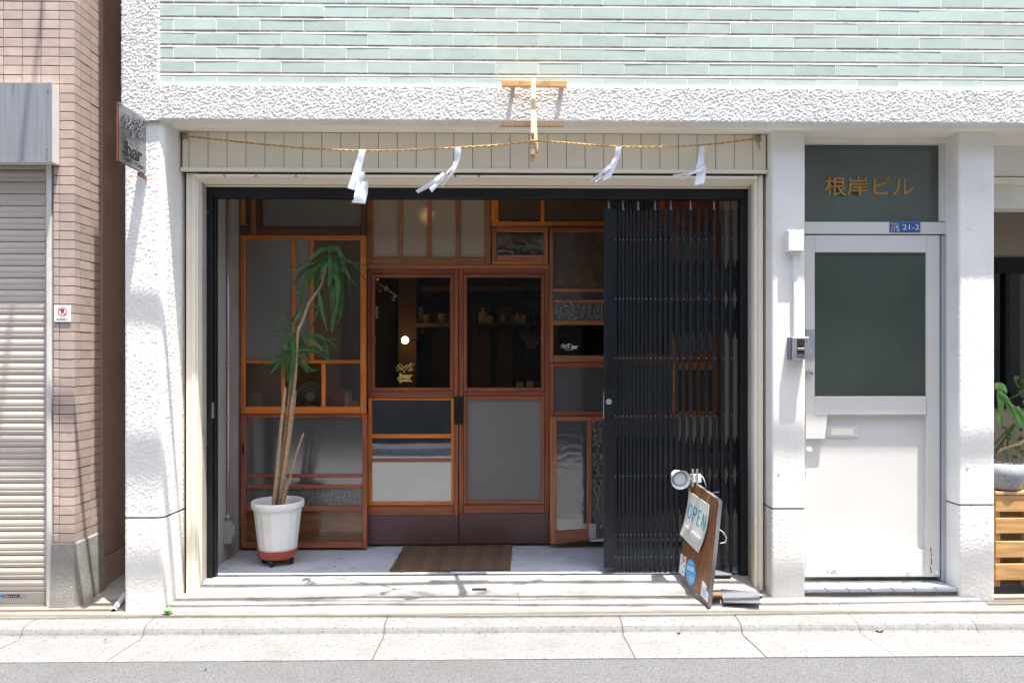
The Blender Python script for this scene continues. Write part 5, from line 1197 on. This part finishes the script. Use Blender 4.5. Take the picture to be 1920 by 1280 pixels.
# ------------------------------------------------------------------ doormat
dm = thing('doormat', (X(845, 4.6), 4.6, FLOOR), 'worn brown coir doormat with frayed edges on the marble floor before the sliding doors', 'doormat')
def gp(px, py, z=FLOOR+.008):
    Yg = (CZ-z)*FPX/(py-HOR); return Vector((X(px, Yg), Yg, z))
A_, B_, C_, D_ = gp(731, 1069), gp(957, 1067), gp(960, 1021), gp(757, 1024)
N_ = 12
for k in range(N_):
    q = MB(); a = A_.lerp(B_, k/N_); b = A_.lerp(B_, (k+1)/N_); d = D_.lerp(C_, k/N_); c = D_.lerp(C_, (k+1)/N_); vs = []; n = 14
    for j in range(n+1):
        for i in range(5):
            p_ = (a.lerp(b, i/4)).lerp(d.lerp(c, i/4), j/n); h = (.5-.5*cos(i*pi/2))*.0016+rl.uniform(-.0006, .0006)
            e = rl.uniform(-.006, .004) if j in (0,) else (rl.uniform(-.003, .003) if j == n else 0); vs.append((p_.x, p_.y+e, FLOOR+.009+h))
    fs = [(j*5+i, j*5+i+1, (j+1)*5+i+1, (j+1)*5+i) for j in range(n) for i in range(4)]
    nb_ = len(vs); vs += [(v[0], v[1], FLOOR+.0005) for v in vs]; fs += [(i, nb_+i, nb_+i+1, i+1) for i in range(4)]
    q.add(vs, fs); q.build('woven_band', M['mat'] if k % 2 else M['mat2'], dm)
q = MB()
for i in range(260):
    e = rl.random(); p_ = A_.lerp(B_, e) if i % 2 else (A_.lerp(D_, e) if i % 4 == 0 else B_.lerp(C_, e)); p_ = Vector((p_.x, p_.y, FLOOR+.008)); v = Vector((rl.uniform(-1, 1), rl.uniform(-1.4, .3), 0))*.010
    q.tube([p_, p_+v*.5+Vector((0, 0, .003)), p_+v-Vector((0, 0, .005))], .0009, 3, caps=False)
w0 = gp(812, 1052); q.tube([w0, gp(828, 1056, FLOOR+.014), gp(822, 1064, FLOOR+.012), gp(800, 1070, FLOOR+.004), gp(845, 1071, FLOOR+.004)], .0028, 5)
tag(q.build('frayed_fibre', M['mat'], dm), kind='stuff')

# ------------------------------------------------------------------ leaning board sign
bA, bB, bC, bD = P(1327, 1137, 3.955), P(1274.5, 1076, 4.235), P(1293.5, 899, 4.265), P(1348, 937.5, 3.985)
bs = thing('board_sign', ((bA.x+bB.x)/2, 4.1, .07), 'brown varnished wooden board sign standing edge-on in the doorway with stickers along its foot', 'sign board')
Nn = (bB-bA).cross(bD-bA).normalized()
if Nn.y > 0: Nn = -Nn
if Nn.x > 0 and Nn.y > -.1: Nn = -Nn
th3 = -Nn*.024
q = MB(); r_ = .07
def bil(u, v): return (bA*(1-u)+bB*u)*(1-v)+(bD*(1-u)+bC*u)*v
rim = [(0, 0), (1, 0), (1, .97), (.97, 1), (.04, 1), (.012, .985), (0, .95)]
F_ = [bil(u, v) for u, v in rim]; Bk = [p+th3 for p in F_]; n_ = len(rim); q.add(F_+Bk, [tuple(range(n_)), tuple(range(2*n_-1, n_-1, -1))]); q.add(F_+Bk, [(i, (i+1) % n_, n_+(i+1) % n_, n_+i) for i in range(n_)], 1)
q.build('board', [M['board'], M['plate']], bs)
def onb(px, py, lift=.003):
    d = P(px, py, 1.0)-Vector((0, 0, CZ)); t = (bA-Vector((0, 0, CZ))).dot(Nn)/d.dot(Nn); return Vector((0, 0, CZ))+d*t+Nn*lift
def sticker(nm, quad, m, lift=.0012, th=.0008, par=None):
    q = MB(); q.prism([onb(x, y, lift) for x, y in quad], -Nn*th); return q.build(nm, m, par or bs)
sticker('sticker', [(1273.5, 1072), (1277, 1036), (1287.5, 1044), (1283, 1081)], M['white_print'])
sticker('sticker_emblem', [(1282+3.2*cos(t), 1046.5+7*sin(t)) for t in [k*2*pi/20 for k in range(20)]], M['red_print'], .002)
sticker('sticker_emblem', [(1282+2.3*cos(t), 1046.5+5.2*sin(t)) for t in [k*2*pi/20 for k in range(20)]], M['white_print'], .0026)
sticker('sticker_emblem', [(1280.2, 1042), (1281.2, 1041), (1284, 1051), (1283, 1052)], M['red_print'], .003)
for (x, y) in ((1279, 1055), (1284, 1060), (1280.5, 1071)): sticker('sticker_print', [(x-1, y-1.4), (x+1, y-.2), (x+.9, y+1.6), (x-1.1, y+.6)], M['black_print'], .002)
sticker('round_sticker', [(1295.2+9*cos(t), 1072+24.5*sin(t)+2.0*cos(t)) for t in [k*2*pi/32 for k in range(32)]], M['sky_blue'])
for k, (x0, y0, L_, dy) in enumerate(((1289, 1059, 12, 5.5), (1288.5, 1063, 13, 6), (1293, 1079, 8, 4), (1293, 1083, 8, 4), (1293, 1087, 8, 4), (1292, 1052, 6, 3))):
    h = 2.4 if k < 2 else 1.2; sticker('sticker_print', [(x0, y0), (x0+L_, y0+dy), (x0+L_, y0+dy+h), (x0, y0+h)], M['white_print'], .002)
sticker('sticker', [(1317, 1088), (1325.5, 1098), (1324.5, 1106), (1328.5, 1111), (1327, 1129), (1314, 1115)], M['white_print'])
for k in range(4): sticker('sticker_print', [(1317, 1096+k*5), (1323.5, 1103+k*5), (1323.3, 1104.5+k*5), (1316.8, 1097.5+k*5)], M['cyan_print'] if k == 2 else M['jamb'], .002)
# feet and arms
q = MB(); A_ = P(1352, 1104, 3.99); 
def foot(quad, zl, nm='foot_plate', m='plate', th=.006):
    q = MB(); q.prism([gp(x, y, z) for (x, y), z in zip(quad, zl)], (0, 0, -th)); return q.build(nm, M[m], bs)
foot([(1352, 1105), (1423, 1112), (1426, 1132), (1356, 1130)], [.100, .097, .070, .070])
foot([(1336, 1107), (1352, 1107), (1354, 1118), (1337, 1119)], [.095]*4, 'foot_arm', 'rusty', .008)
foot([(1341, 1062), (1362, 1061), (1372, 1079), (1341, 1079)], [.14, .14, .135, .135]); 
for (x, y) in ((1354, 1112), (1425, 1122)): q = MB(); q.lathe(gp(x, y, .08), [(.006, -.01), (.006, .01)], 8, 'x'); q.build('foot_bolt', M['black'], bs)
q = MB(); q.tube([P(1349, 992, 4.0), P(1357, 998, 4.01), P(1362, 1008, 4.02), P(1360, 1016, 4.02), P(1350, 1018, 4.01)], .0028, 7); q.build('cable_loop', M['lamp_white'], bs, smooth=True)
# OPEN card hanging on the board
oc = thing('open_card', onb(1310, 980, .012), 'curled off-white OPEN card hung by wire on the brown board sign', 'sign')
TL, TR, BR_, BL_ = (1294.5, 920), (1332, 946), (1314.5, 1036), (1280, 1001)
def cardp(u, v, lift=0):
    x = (TL[0]*(1-u)+TR[0]*u)*(1-v)+(BL_[0]*(1-u)+BR_[0]*u)*v; y = (TL[1]*(1-u)+TR[1]*u)*(1-v)+(BL_[1]*(1-u)+BR_[1]*u)*v
    x += 4.5*sin(pi*v)*(.55+.45*u)
    return onb(x, y, .010+.012*sin(pi*v)*0+.010*v*v+lift)
q = MB(); nu, nv = 6, 10; vs = [cardp(i/nu, j/nv) for j in range(nv+1) for i in range(nu+1)]; n1 = len(vs); vs += [v-Nn*.003 for v in vs]
fs = [(j*(nu+1)+i, j*(nu+1)+i+1, (j+1)*(nu+1)+i+1, (j+1)*(nu+1)+i) for j in range(nv) for i in range(nu)]; fs += [tuple(n1+k for k in f[::-1]) for f in fs]
edge = [i for i in range(nu+1)]+[j*(nu+1)+nu for j in range(1, nv+1)]+[nv*(nu+1)+i for i in range(nu-1, -1, -1)]+[j*(nu+1) for j in range(nv-1, 0, -1)]
fs += [(edge[k], edge[(k+1) % len(edge)], n1+edge[(k+1) % len(edge)], n1+edge[k]) for k in range(len(edge))]
q.add(vs, fs); q.build('card', M['card'], oc, smooth=False)
OPEN = {'O': [[(.5, 1), (.15, .8), (.05, .45), (.25, .08), (.6, 0), (.9, .3), (.92, .7), (.7, .95), (.5, 1)]], 'P': [[(.15, 0), (.15, 1)], [(.15, 1), (.65, .98), (.9, .78), (.7, .52), (.15, .48)]],
        'E': [[(.15, 0), (.15, 1)], [(.15, 1), (.85, 1)], [(.15, .52), (.75, .52)], [(.15, .0), (.88, 0)]], 'N': [[(.12, 0), (.12, 1)], [(.12, 1), (.88, 0)], [(.88, 0), (.88, 1)]]}
q = MB()
for li, ch in enumerate('OPEN'):
    for st in OPEN[ch]:
        pts = []
        for i in range(len(st)-1):
            for k in range(4): t = k/4; pts.append((st[i][0]*(1-t)+st[i+1][0]*t, st[i][1]*(1-t)+st[i+1][1]*t))
        pts.append(st[-1]); w_ = .0078; base = len(q.v)
        pp3 = [cardp(.08+li*.225+a*.185, .56-b*.31, .0022) for a, b in pts]
        for i, p in enumerate(pp3):
            t = (pp3[min(i+1, len(pp3)-1)]-pp3[max(i-1, 0)]).normalized(); n2 = Nn.cross(t).normalized(); q.v += [tuple(p+n2*w_/2), tuple(p-n2*w_/2)]
        for i in range(len(pp3)-1): q.f.append([base+2*i, base+2*i+1, base+2*i+3, base+2*i+2]); q.m.append(0)
q.build('open_lettering', M['teal'], oc)
def cardquad(nm, u0, v0, u1, v1, m, lift, th=.001):
    q = MB(); q.prism([cardp(u0, v0, lift), cardp(u1, v0, lift), cardp(u1, v1, lift), cardp(u0, v1, lift)], -Nn*th); q.build(nm, M[m], oc)
cardquad('hours_label', .12, .74, .93, .86, 'ceramic', .005, .003)
for k in range(9): cardquad('hours_print', .18+k*.08, .785, .18+k*.08+.04*(1 if k % 3 else .6), .81, 'jamb', .0062)
q = MB(); q.tube([onb(1296, 921, .016), onb(1294, 912, .02), onb(1297, 902, .012), onb(1301, 899, -.02)], .0013, 5); q.tube([onb(1331, 945, .016), onb(1332, 938, .02), onb(1334.5, 925, .010), onb(1341, 921, -.026)], .0013, 5)
for (x, y) in ((1297.5, 918), (1330.5, 945)): q.lathe(onb(x, y, .013), [(.004, 0), (.003, .002)], 8, Nn)
q.build('hanging_wire', M['steel'], oc)
# clip lamp
cl = thing('clip_lamp', P(1285, 900, 4.16), 'white round-shade clip lamp fastened to the top of the brown board sign', 'lamp')
lc = P(1276.5, 899.5, 4.12); ax = Vector((.10, -1, -.18)).normalized(); R0 = 18.8/FPX*4.12
q = MB(); q.lathe(lc, [(.030, -.085), (.034, -.07), (R0*.75, -.03), (R0*.97, 0), (R0, .002), (R0*.93, .0), (R0*.78, -.018), (R0*.7, -.03)], 36, ax, cap1=False); q.build('shade', M['lamp_white'], cl, smooth=True)
q = MB(); q.lathe(lc, [(R0*.69, -.026), (R0*.66, -.014), (R0*.45, -.010), (R0*.2, -.008), (.001, -.008)], 30, ax, cap1=False); q.build('lamp_face', M['lens'], cl, smooth=True)
q = MB(); q.tube([lc-ax*.08, P(1291, 897, 4.20), P(1297, 897, 4.21)], .008, 8); q.build('neck', M['steel'], cl)
for px in (1298.5, 1307): q = MB(); a = P(px, 879, 4.20); b = P(px-1, 912, 4.20); q.box(a.x-.005, a.x+.005, a.y-.006, a.y+.006, b.z, a.z); q.build('clip_arm', M['steel'], cl)
q = MB(); q.box(*[v for v in (P(1297, 890, 4.2).x, P(1315, 890, 4.2).x)], 4.2, 4.235, P(1300, 904, 4.2).z, P(1300, 890, 4.2).z); q.build('clip_block', M['lamp_white'], cl)
q = MB(); q.tube([P(1303, 892, 4.2), P(1312, 888, 4.21), P(1319, 896, 4.21), P(1324, 912, 4.2)], .0025, 6); q.build('cable', M['lamp_white'], cl, smooth=True)

# ------------------------------------------------------------------ intercom with its conduit
ic = thing('intercom', (X(1500, YP), YP, Z(673, YP)), 'silver video intercom on the left pilaster beside the white door', 'intercom')
pr('back_box', 1482, 632, 1513, 674, YP-.046, .050, M['plate'], ic, .002); pr('side_trim', 1480, 632, 1484, 674, YP-.03, .03, M['silver'], ic, .002)
pr('face_plate', 1486, 631.5, 1517, 674, YP-.056, .010, M['silver'], ic, .003)
pr('dark_panel', 1494.5, 635.5, 1509, 669, YP-.0572, .0012, M['black_print'], ic, 0)
q = MB(); q.lathe(P(1501, 643, YP-.0575), [(.0085, 0), (.0075, -.003), (.003, -.002)], 16, 'y'); q.build('camera_lens', M['bottle'], ic)
pr('call_button', 1495.5, 652, 1508.5, 656.5, YP-.0595, .002, M['steel'], ic, .0005); pr('status_light', 1512, 636.5, 1513.2, 642.5, YP-.0568, .0008, M['black_print'], ic, 0)
pr('button_strip', 1494.5, 663.5, 1509, 669, YP-.0582, .001, M['plate'], ic, 0)
cv = thing('cable_cover', (X(1491, YP), YP, Z(630, YP)), 'white junction box with a vertical plastic cable cover above the intercom', 'cable cover')
pr('junction_box', 1477.5, 431.5, 1507.5, 471, YP-.045, .047, M['white_plastic'], cv, .005); pr('box_neck', 1485, 471.3, 1500, 477, YP-.03, .03, M['white_plastic'], cv, .002)
pr('cover_strip', 1488, 477.3, 1495.5, 631, YP-.018, .019, M['white_plastic'], cv, .003)
# street number plate
yy = YD-.0095; a, c, z0, z1 = R(1668.5, 416.5, 1726, 435.5, yy)
ap = thing('number_plate', (a, yy, z0), 'chipped blue enamel street number plate 21-2 on the rail above the white door', 'sign')
x_m = a+(c-a)*.335
piece('ward_plate', a, x_m, yy, yy+.003, z0, z1, M['blue_plate2'], ap, .0005); piece('plate', x_m+.0005, c, yy, yy+.003, z0, z1, M['blue_plate'], ap, .0005)
hz = z1-z0; L0 = Vector((0, -.001, 0))
lettering('21-2', (x_m+.014, yy, z0+hz*.25), (c-x_m-.022, 0, 0), (0, 0, hz*.52), M['white_print'], ap, bold=-.0, lift=L0)
lettering('\u53f0\u6771\u533a', (a+.004, yy, z1-hz*.28), (x_m-a-.008, 0, 0), (0, 0, hz*.18), M['white_print'], ap, lift=L0)
lettering('\u5c0f\u5cf6', (a+.006, yy, z0+hz*.38), (x_m-a-.012, 0, 0), (0, 0, hz*.28), M['white_print'], ap, bold=.01, lift=L0)
lettering('2\u4e01\u76ee', (a+.004, yy, z0+hz*.06), (x_m-a-.008, 0, 0), (0, 0, hz*.26), M['white_print'], ap, bold=.01, lift=L0)

# ------------------------------------------------------------------ slatted stand, pot and plants at the right edge
YC = 4.22
cr = thing('slatted_stand', (X(1935, YC), YC, .06), 'honey coloured slatted timber planter stand at the right edge', 'planter stand')
xs_, xe_ = X(1867, YC), X(1867, YC)+1.15
for (a, b) in ((931, 962), (974, 1003), (1018, 1048.5), (1061, 1091.5)): piece('slat', xs_, xe_, YC, YC+.018, Z(b, YC), Z(a, YC), M['cedar'], cr, .002)
for xx in (xs_+.005, xs_+.18, xs_+.6, xe_-.05): piece('upright', xx, xx+.035, YC+.019, YC+.05, .06, Z(931, YC), M['cedar'], cr, .002); piece('rear_upright', xx, xx+.035, YC+.33, YC+.36, .06, Z(931, YC), M['cedar'], cr, .002)
for k in range(4): piece('top_board', xs_-.002, xe_, YC-.006+k*.095, YC+.084+k*.095, Z(930, YC), Z(924, YC), M['cedar'], cr, .002)
for k in range(4): a, b = ((931, 962), (974, 1003), (1018, 1048.5), (1061, 1091.5))[k]; piece('rear_slat', xs_, xe_, YC+.361, YC+.379, Z(b, YC), Z(a, YC), M['cedar'], cr, .002)
zt_ = Z(924, YC)
mo = thing('monstera_plant', (X(1880, YC+.09), YC+.09, zt_), 'monstera with split bright leaves in a grey speckled bowl pot', 'potted plant')
pcx = X(1878, YC+.09)
q = MB(); q.lathe((pcx, YC+.09, zt_), [(.075, 0), (.10, .02), (.118, .09), (.122, .155), (.116, .157), (.108, .13), (.02, .128)], 36); q.build('pot', M['terrazzo'], mo, smooth=True)
q = MB(); rr = random.Random(8)
for i in range(60):
    t = rr.random()*6.28; r_ = rr.random()**.5*.105; q.lathe((pcx+cos(t)*r_, YC+.09+sin(t)*r_, zt_+.130), [(.004, 0), (.009, .006), (.007, .013), (.002, .016)], 6, 'z')
tag(q.build('pebble', M['gravel'], mo), kind='stuff')
zq = zt_+.13; YM = YC+.09
def st_(pts, r): 
    q = MB(); q.tube([P(*p) for p in pts], r, 7); q.build('stem', M['leaf_dull'], mo, smooth=True)
st_([(1866, 850, YM), (1872, 838, YM), (1885, 820, YM), (1900, 800, YM-.02), (1912, 780, YM-.04)], .006); st_([(1866, 832, YM), (1880, 815, YM), (1900, 795, YM), (1920, 775, YM)], .005); st_([(1888, 840, YM), (1890, 820, YM), (1886, 800, YM)], .007)
q = MB(); q.tube([P(1868, 850, YM), P(1878, 842, YM), P(1895, 836, YM), P(1912, 832, YM), P(1925, 822, YM)], .008, 8); q.build('woody_stem', M['cane'], mo, smooth=True)
q = MB(); q.tube([P(1893, 747, YM), P(1905, 742, YM), P(1916, 735, YM), P(1924, 730, YM)], .004, 7); q.build('stem', M['leaf_dull'], mo, smooth=True)
def flat_leaf(pts, Y, tilt, m, par, hole=None):
    """broad leaf from an outline, domed and tilted, one thin double-faced shell"""
    cx_ = sum(p[0] for p in pts)/len(pts); cy_ = sum(p[1] for p in pts)/len(pts)
    vs = [P(cx_, cy_, Y-.012)]+[P(x, y, Y+tilt*(x-cx_)/40+.006*((i % 3)-1)) for i, (x, y) in enumerate(pts)]; n = len(pts)
    q = MB(); q.add(vs, [(0, 1+i, 1+(i+1) % n) for i in range(n)]); return q.build('leaf', M[m], par, smooth=True)
def zz(l): return [(1860+x/5.117, 690+y/5.12) for x, y in l]
for l in ([(30, 200), (22, 160), (40, 137), (90, 138), (125, 160), (145, 210), (142, 245), (112, 225), (60, 218)], [(42, 215), (90, 222), (150, 270), (190, 330), (180, 350), (120, 310), (70, 250)],
          [(42, 225), (70, 250), (120, 315), (108, 400), (95, 540), (98, 575), (60, 510), (48, 480), (60, 400), (50, 300)], [(110, 300), (150, 330), (200, 430), (250, 530), (272, 572), (220, 540), (180, 480), (150, 400)],
          [(130, 290), (200, 350), (260, 430), (310, 500), (310, 575), (265, 565), (225, 470), (190, 390)], [(190, 340), (240, 380), (320, 440), (330, 520), (270, 440)]): flat_leaf(zz(l), YM-.10, .03, 'leaf_bright', mo)
for l in ([(205, 95), (225, 72), (265, 80), (250, 110), (245, 150), (275, 200), (250, 190), (215, 140)], [(268, 110), (300, 100), (330, 160), (300, 225), (275, 200), (280, 150)], [(250, 215), (330, 200), (330, 300), (270, 270)]): flat_leaf(zz(l), YM+.02, -.02, 'leaf_dull', mo)
for l in ([(225, 375), (255, 362), (278, 390), (270, 440), (240, 480), (232, 470), (262, 410)], [(290, 310), (330, 300), (330, 360), (300, 350)]): flat_leaf(zz(l), YM-.03, .02, 'leaf_bright', mo)
su = thing('succulent_shrub', P(1900, 850, YM+.06), 'small round-leaved succulent shrub behind the split monstera leaves', 'plant')
for i in range(46):
    x, y = rr.uniform(1864, 1935), rr.uniform(790, 862); c_ = P(x, y, YM+.05+rr.uniform(-.04, .06)); s = rr.uniform(.009, .018); a = Vector((rr.uniform(-1, 1), rr.uniform(-.6, .1), rr.uniform(-.3, 1))).normalized(); b = a.cross(Vector((rr.random(), 1, rr.random()))).normalized()
    q = MB(); q.add([c_-b*s*.1, c_+a*s+b*s*.8, c_+a*s*2.1+b*s*.55, c_+a*s*2.3-b*s*.3, c_+a*s*1.2-b*s*.8], [(0, 1, 2, 3, 4)]); q.build('leaf', M['leaf_dull'] if i % 3 else M['leaf_bright'], su)
q = MB()
for i in range(6): x = 1868+i*10; q.tube([P(x, 868, YM+.07), P(x+4, 840, YM+.07), P(x+rr.uniform(-6, 10), 805, YM+.07)], .004, 5)
q.build('stem', M['cane'], su)
# ------------------------------------------------------------------ small street bits
dp = thing('drain_pipe', gp(220, 1135, .03), 'stub of grey plastic drain pipe poking out beside the white pillar', 'pipe')
q = MB(); a, b = gp(213, 1141, .035), P(236, 1122, 4.2); b.z = .06
q.lathe(a, [(.013, 0), (.0155, 0), (.0155, .2)], 18, b-a, cap0=False, cap1=False); q.build('pipe', M['pvc'], dp, smooth=True)
q = MB(); q.lathe(a+(b-a).normalized()*.02, [(.013, 0), (.013, .002)], 14, b-a); q.build('pipe_inside', M['black_print'], dp)
wd = thing('weed', gp(316, 1145, .04), 'small bright green weed growing at the foot of the white pillar', 'plant')
w0 = gp(316, 1146, .035)
for i in range(14):
    t = rr.random()*6.28; s = rr.uniform(.022, .042); d = Vector((cos(t), sin(t)*.6, rr.uniform(.2, 1.1))).normalized(); sd = d.cross(Vector((0, 0, 1))).normalized()
    q = MB(); q.add([w0, w0+d*s*.5+sd*s*.28, w0+d*s*1.1, w0+d*s*.5-sd*s*.28], [(0, 1, 2, 3)]); q.build('leaf', M['leaf_bright'], wd)
for (px, py, s, lb, m) in ((1650, 1187, .018, 'curled brown dry leaf lying in the gutter toward the right', 'leaf_dry'), (1273, 1188, .008, 'tiny dark dry leaf in the gutter below the board sign', 'leaf_dry'), (197, 1196, .007, 'pale brown pebble in the gutter at the left', 'sand'), (385, 1252, .008, 'dark pebble near the asphalt edge at the left', 'plate')):
    c_ = gp(px, py, -.010 if py < 1200 else .002); q = MB(); n = 9
    q.add([c_+Vector((0, 0, .003))]+[c_+Vector((cos(k*2*pi/n)*s*(1+.4*(k % 2)), sin(k*2*pi/n)*s*.6, .004+.004*(k % 3))) for k in range(n)], [(0, 1+k, 1+(k+1) % n) for k in range(n)])
    tag(q.build('fallen_leaf' if 'leaf' in m else 'pebble', M[m]), lb, 'leaf' if 'leaf' in m else 'pebble')
# moss in the crack of the ledge
ms = MB()
for i in range(40):
    px = random.gauss(1560, 30) if i % 2 else random.gauss(1385, 15); c_ = gp(px, 1137+random.uniform(-1, 1), .045); s = .004; ms.add([c_, c_+Vector((s, 0, s)), c_+Vector((0, -s, s*1.4)), c_+Vector((-s, 0, s))], [(0, 1, 2), (0, 2, 3)])
tag(ms.build('moss', M['leaf_dull']), 'thin moss in the crack along the concrete ledge', 'moss', kind='stuff')

# ------------------------------------------------------------------ what stands behind the camera: opposite house, wires, pole
ob = thing('opposite_building', (0, -1.6, 0), 'buff rendered building with dark windows across the narrow street', 'building')
q = MB(); q.box(-14, 14, -8, -1.6, .04, 7.5); q.build('wall', M['opp_wall'], ob)
for i in range(-5, 6):
    piece('window', i*2.4-.75, i*2.4+.75, -1.598, -1.57, 4.2, 5.4, M['opp_dark'], ob, 0)
    piece('garage_shutter', i*2.4-1.199, i*2.4+1.199, -1.598, -1.57, .05, 3.1, M['opp_dark'], ob, 0)
for i, (zw, yw, r_) in enumerate(((3.38, 3.692, .015), (3.40, 3.572, .020), (3.46, 3.462, .016), (3.9, 3.265, .013), (4.9, 3.30, .013), (5.3, 3.08, .011))):
    pts = [(x, yw+.012*sin(x*1.7+i), zw+.010*(x-1)**2*.3+.006*sin(x*4+i)) for x in [-12+k*.5 for k in range(49)]]
    q = MB(); q.tube(pts, r_, 6)
    if i == 1:
        for xx in (-.75, .05, 1.9): q.lathe((xx, yw, zw-.0), [(.012, -.05), (.024, -.03), (.024, .03), (.012, .05)], 8, Vector((1, .2, .35)))
    o = q.build('overhead_cable', M['wire']); tag(o, 'black overhead cable strung along the street, %s' % ['lowest over the kerb', 'second lowest', 'thick upper run', 'highest thin run', 'middle run with a clamp', 'thin run near the road middle'][i], 'cable')
dc = MB(); dc.tube([Vector((-2.23, 4.055, 5.45)).lerp(Vector((-1.18, 2.05, 9.45)), k/12)+Vector((0, 0, -.10*sin(pi*k/12))) for k in range(13)], .014, 7)
tag(dc.build('drop_cable', M['wire']), 'black drop cable slanting up from the tiled corner building over the street', 'cable')
pl = thing('utility_pole', (6.2, 2.9, 0), 'round concrete utility pole carrying the street cables', 'utility pole')
q = MB(); q.tube([(6.2, 2.9, 0), (6.2, 2.9, 9)], [.16, .11], 16); q.build('pole_shaft', M['pole'], pl, smooth=True)
q = MB(); q.box(6.1, 6.3, 2.75, 3.7, 4.3, 4.38); q.box(6.1, 6.3, 2.75, 3.5, 5.5, 5.58); q.build('cross_arm', M['rivet'], pl)
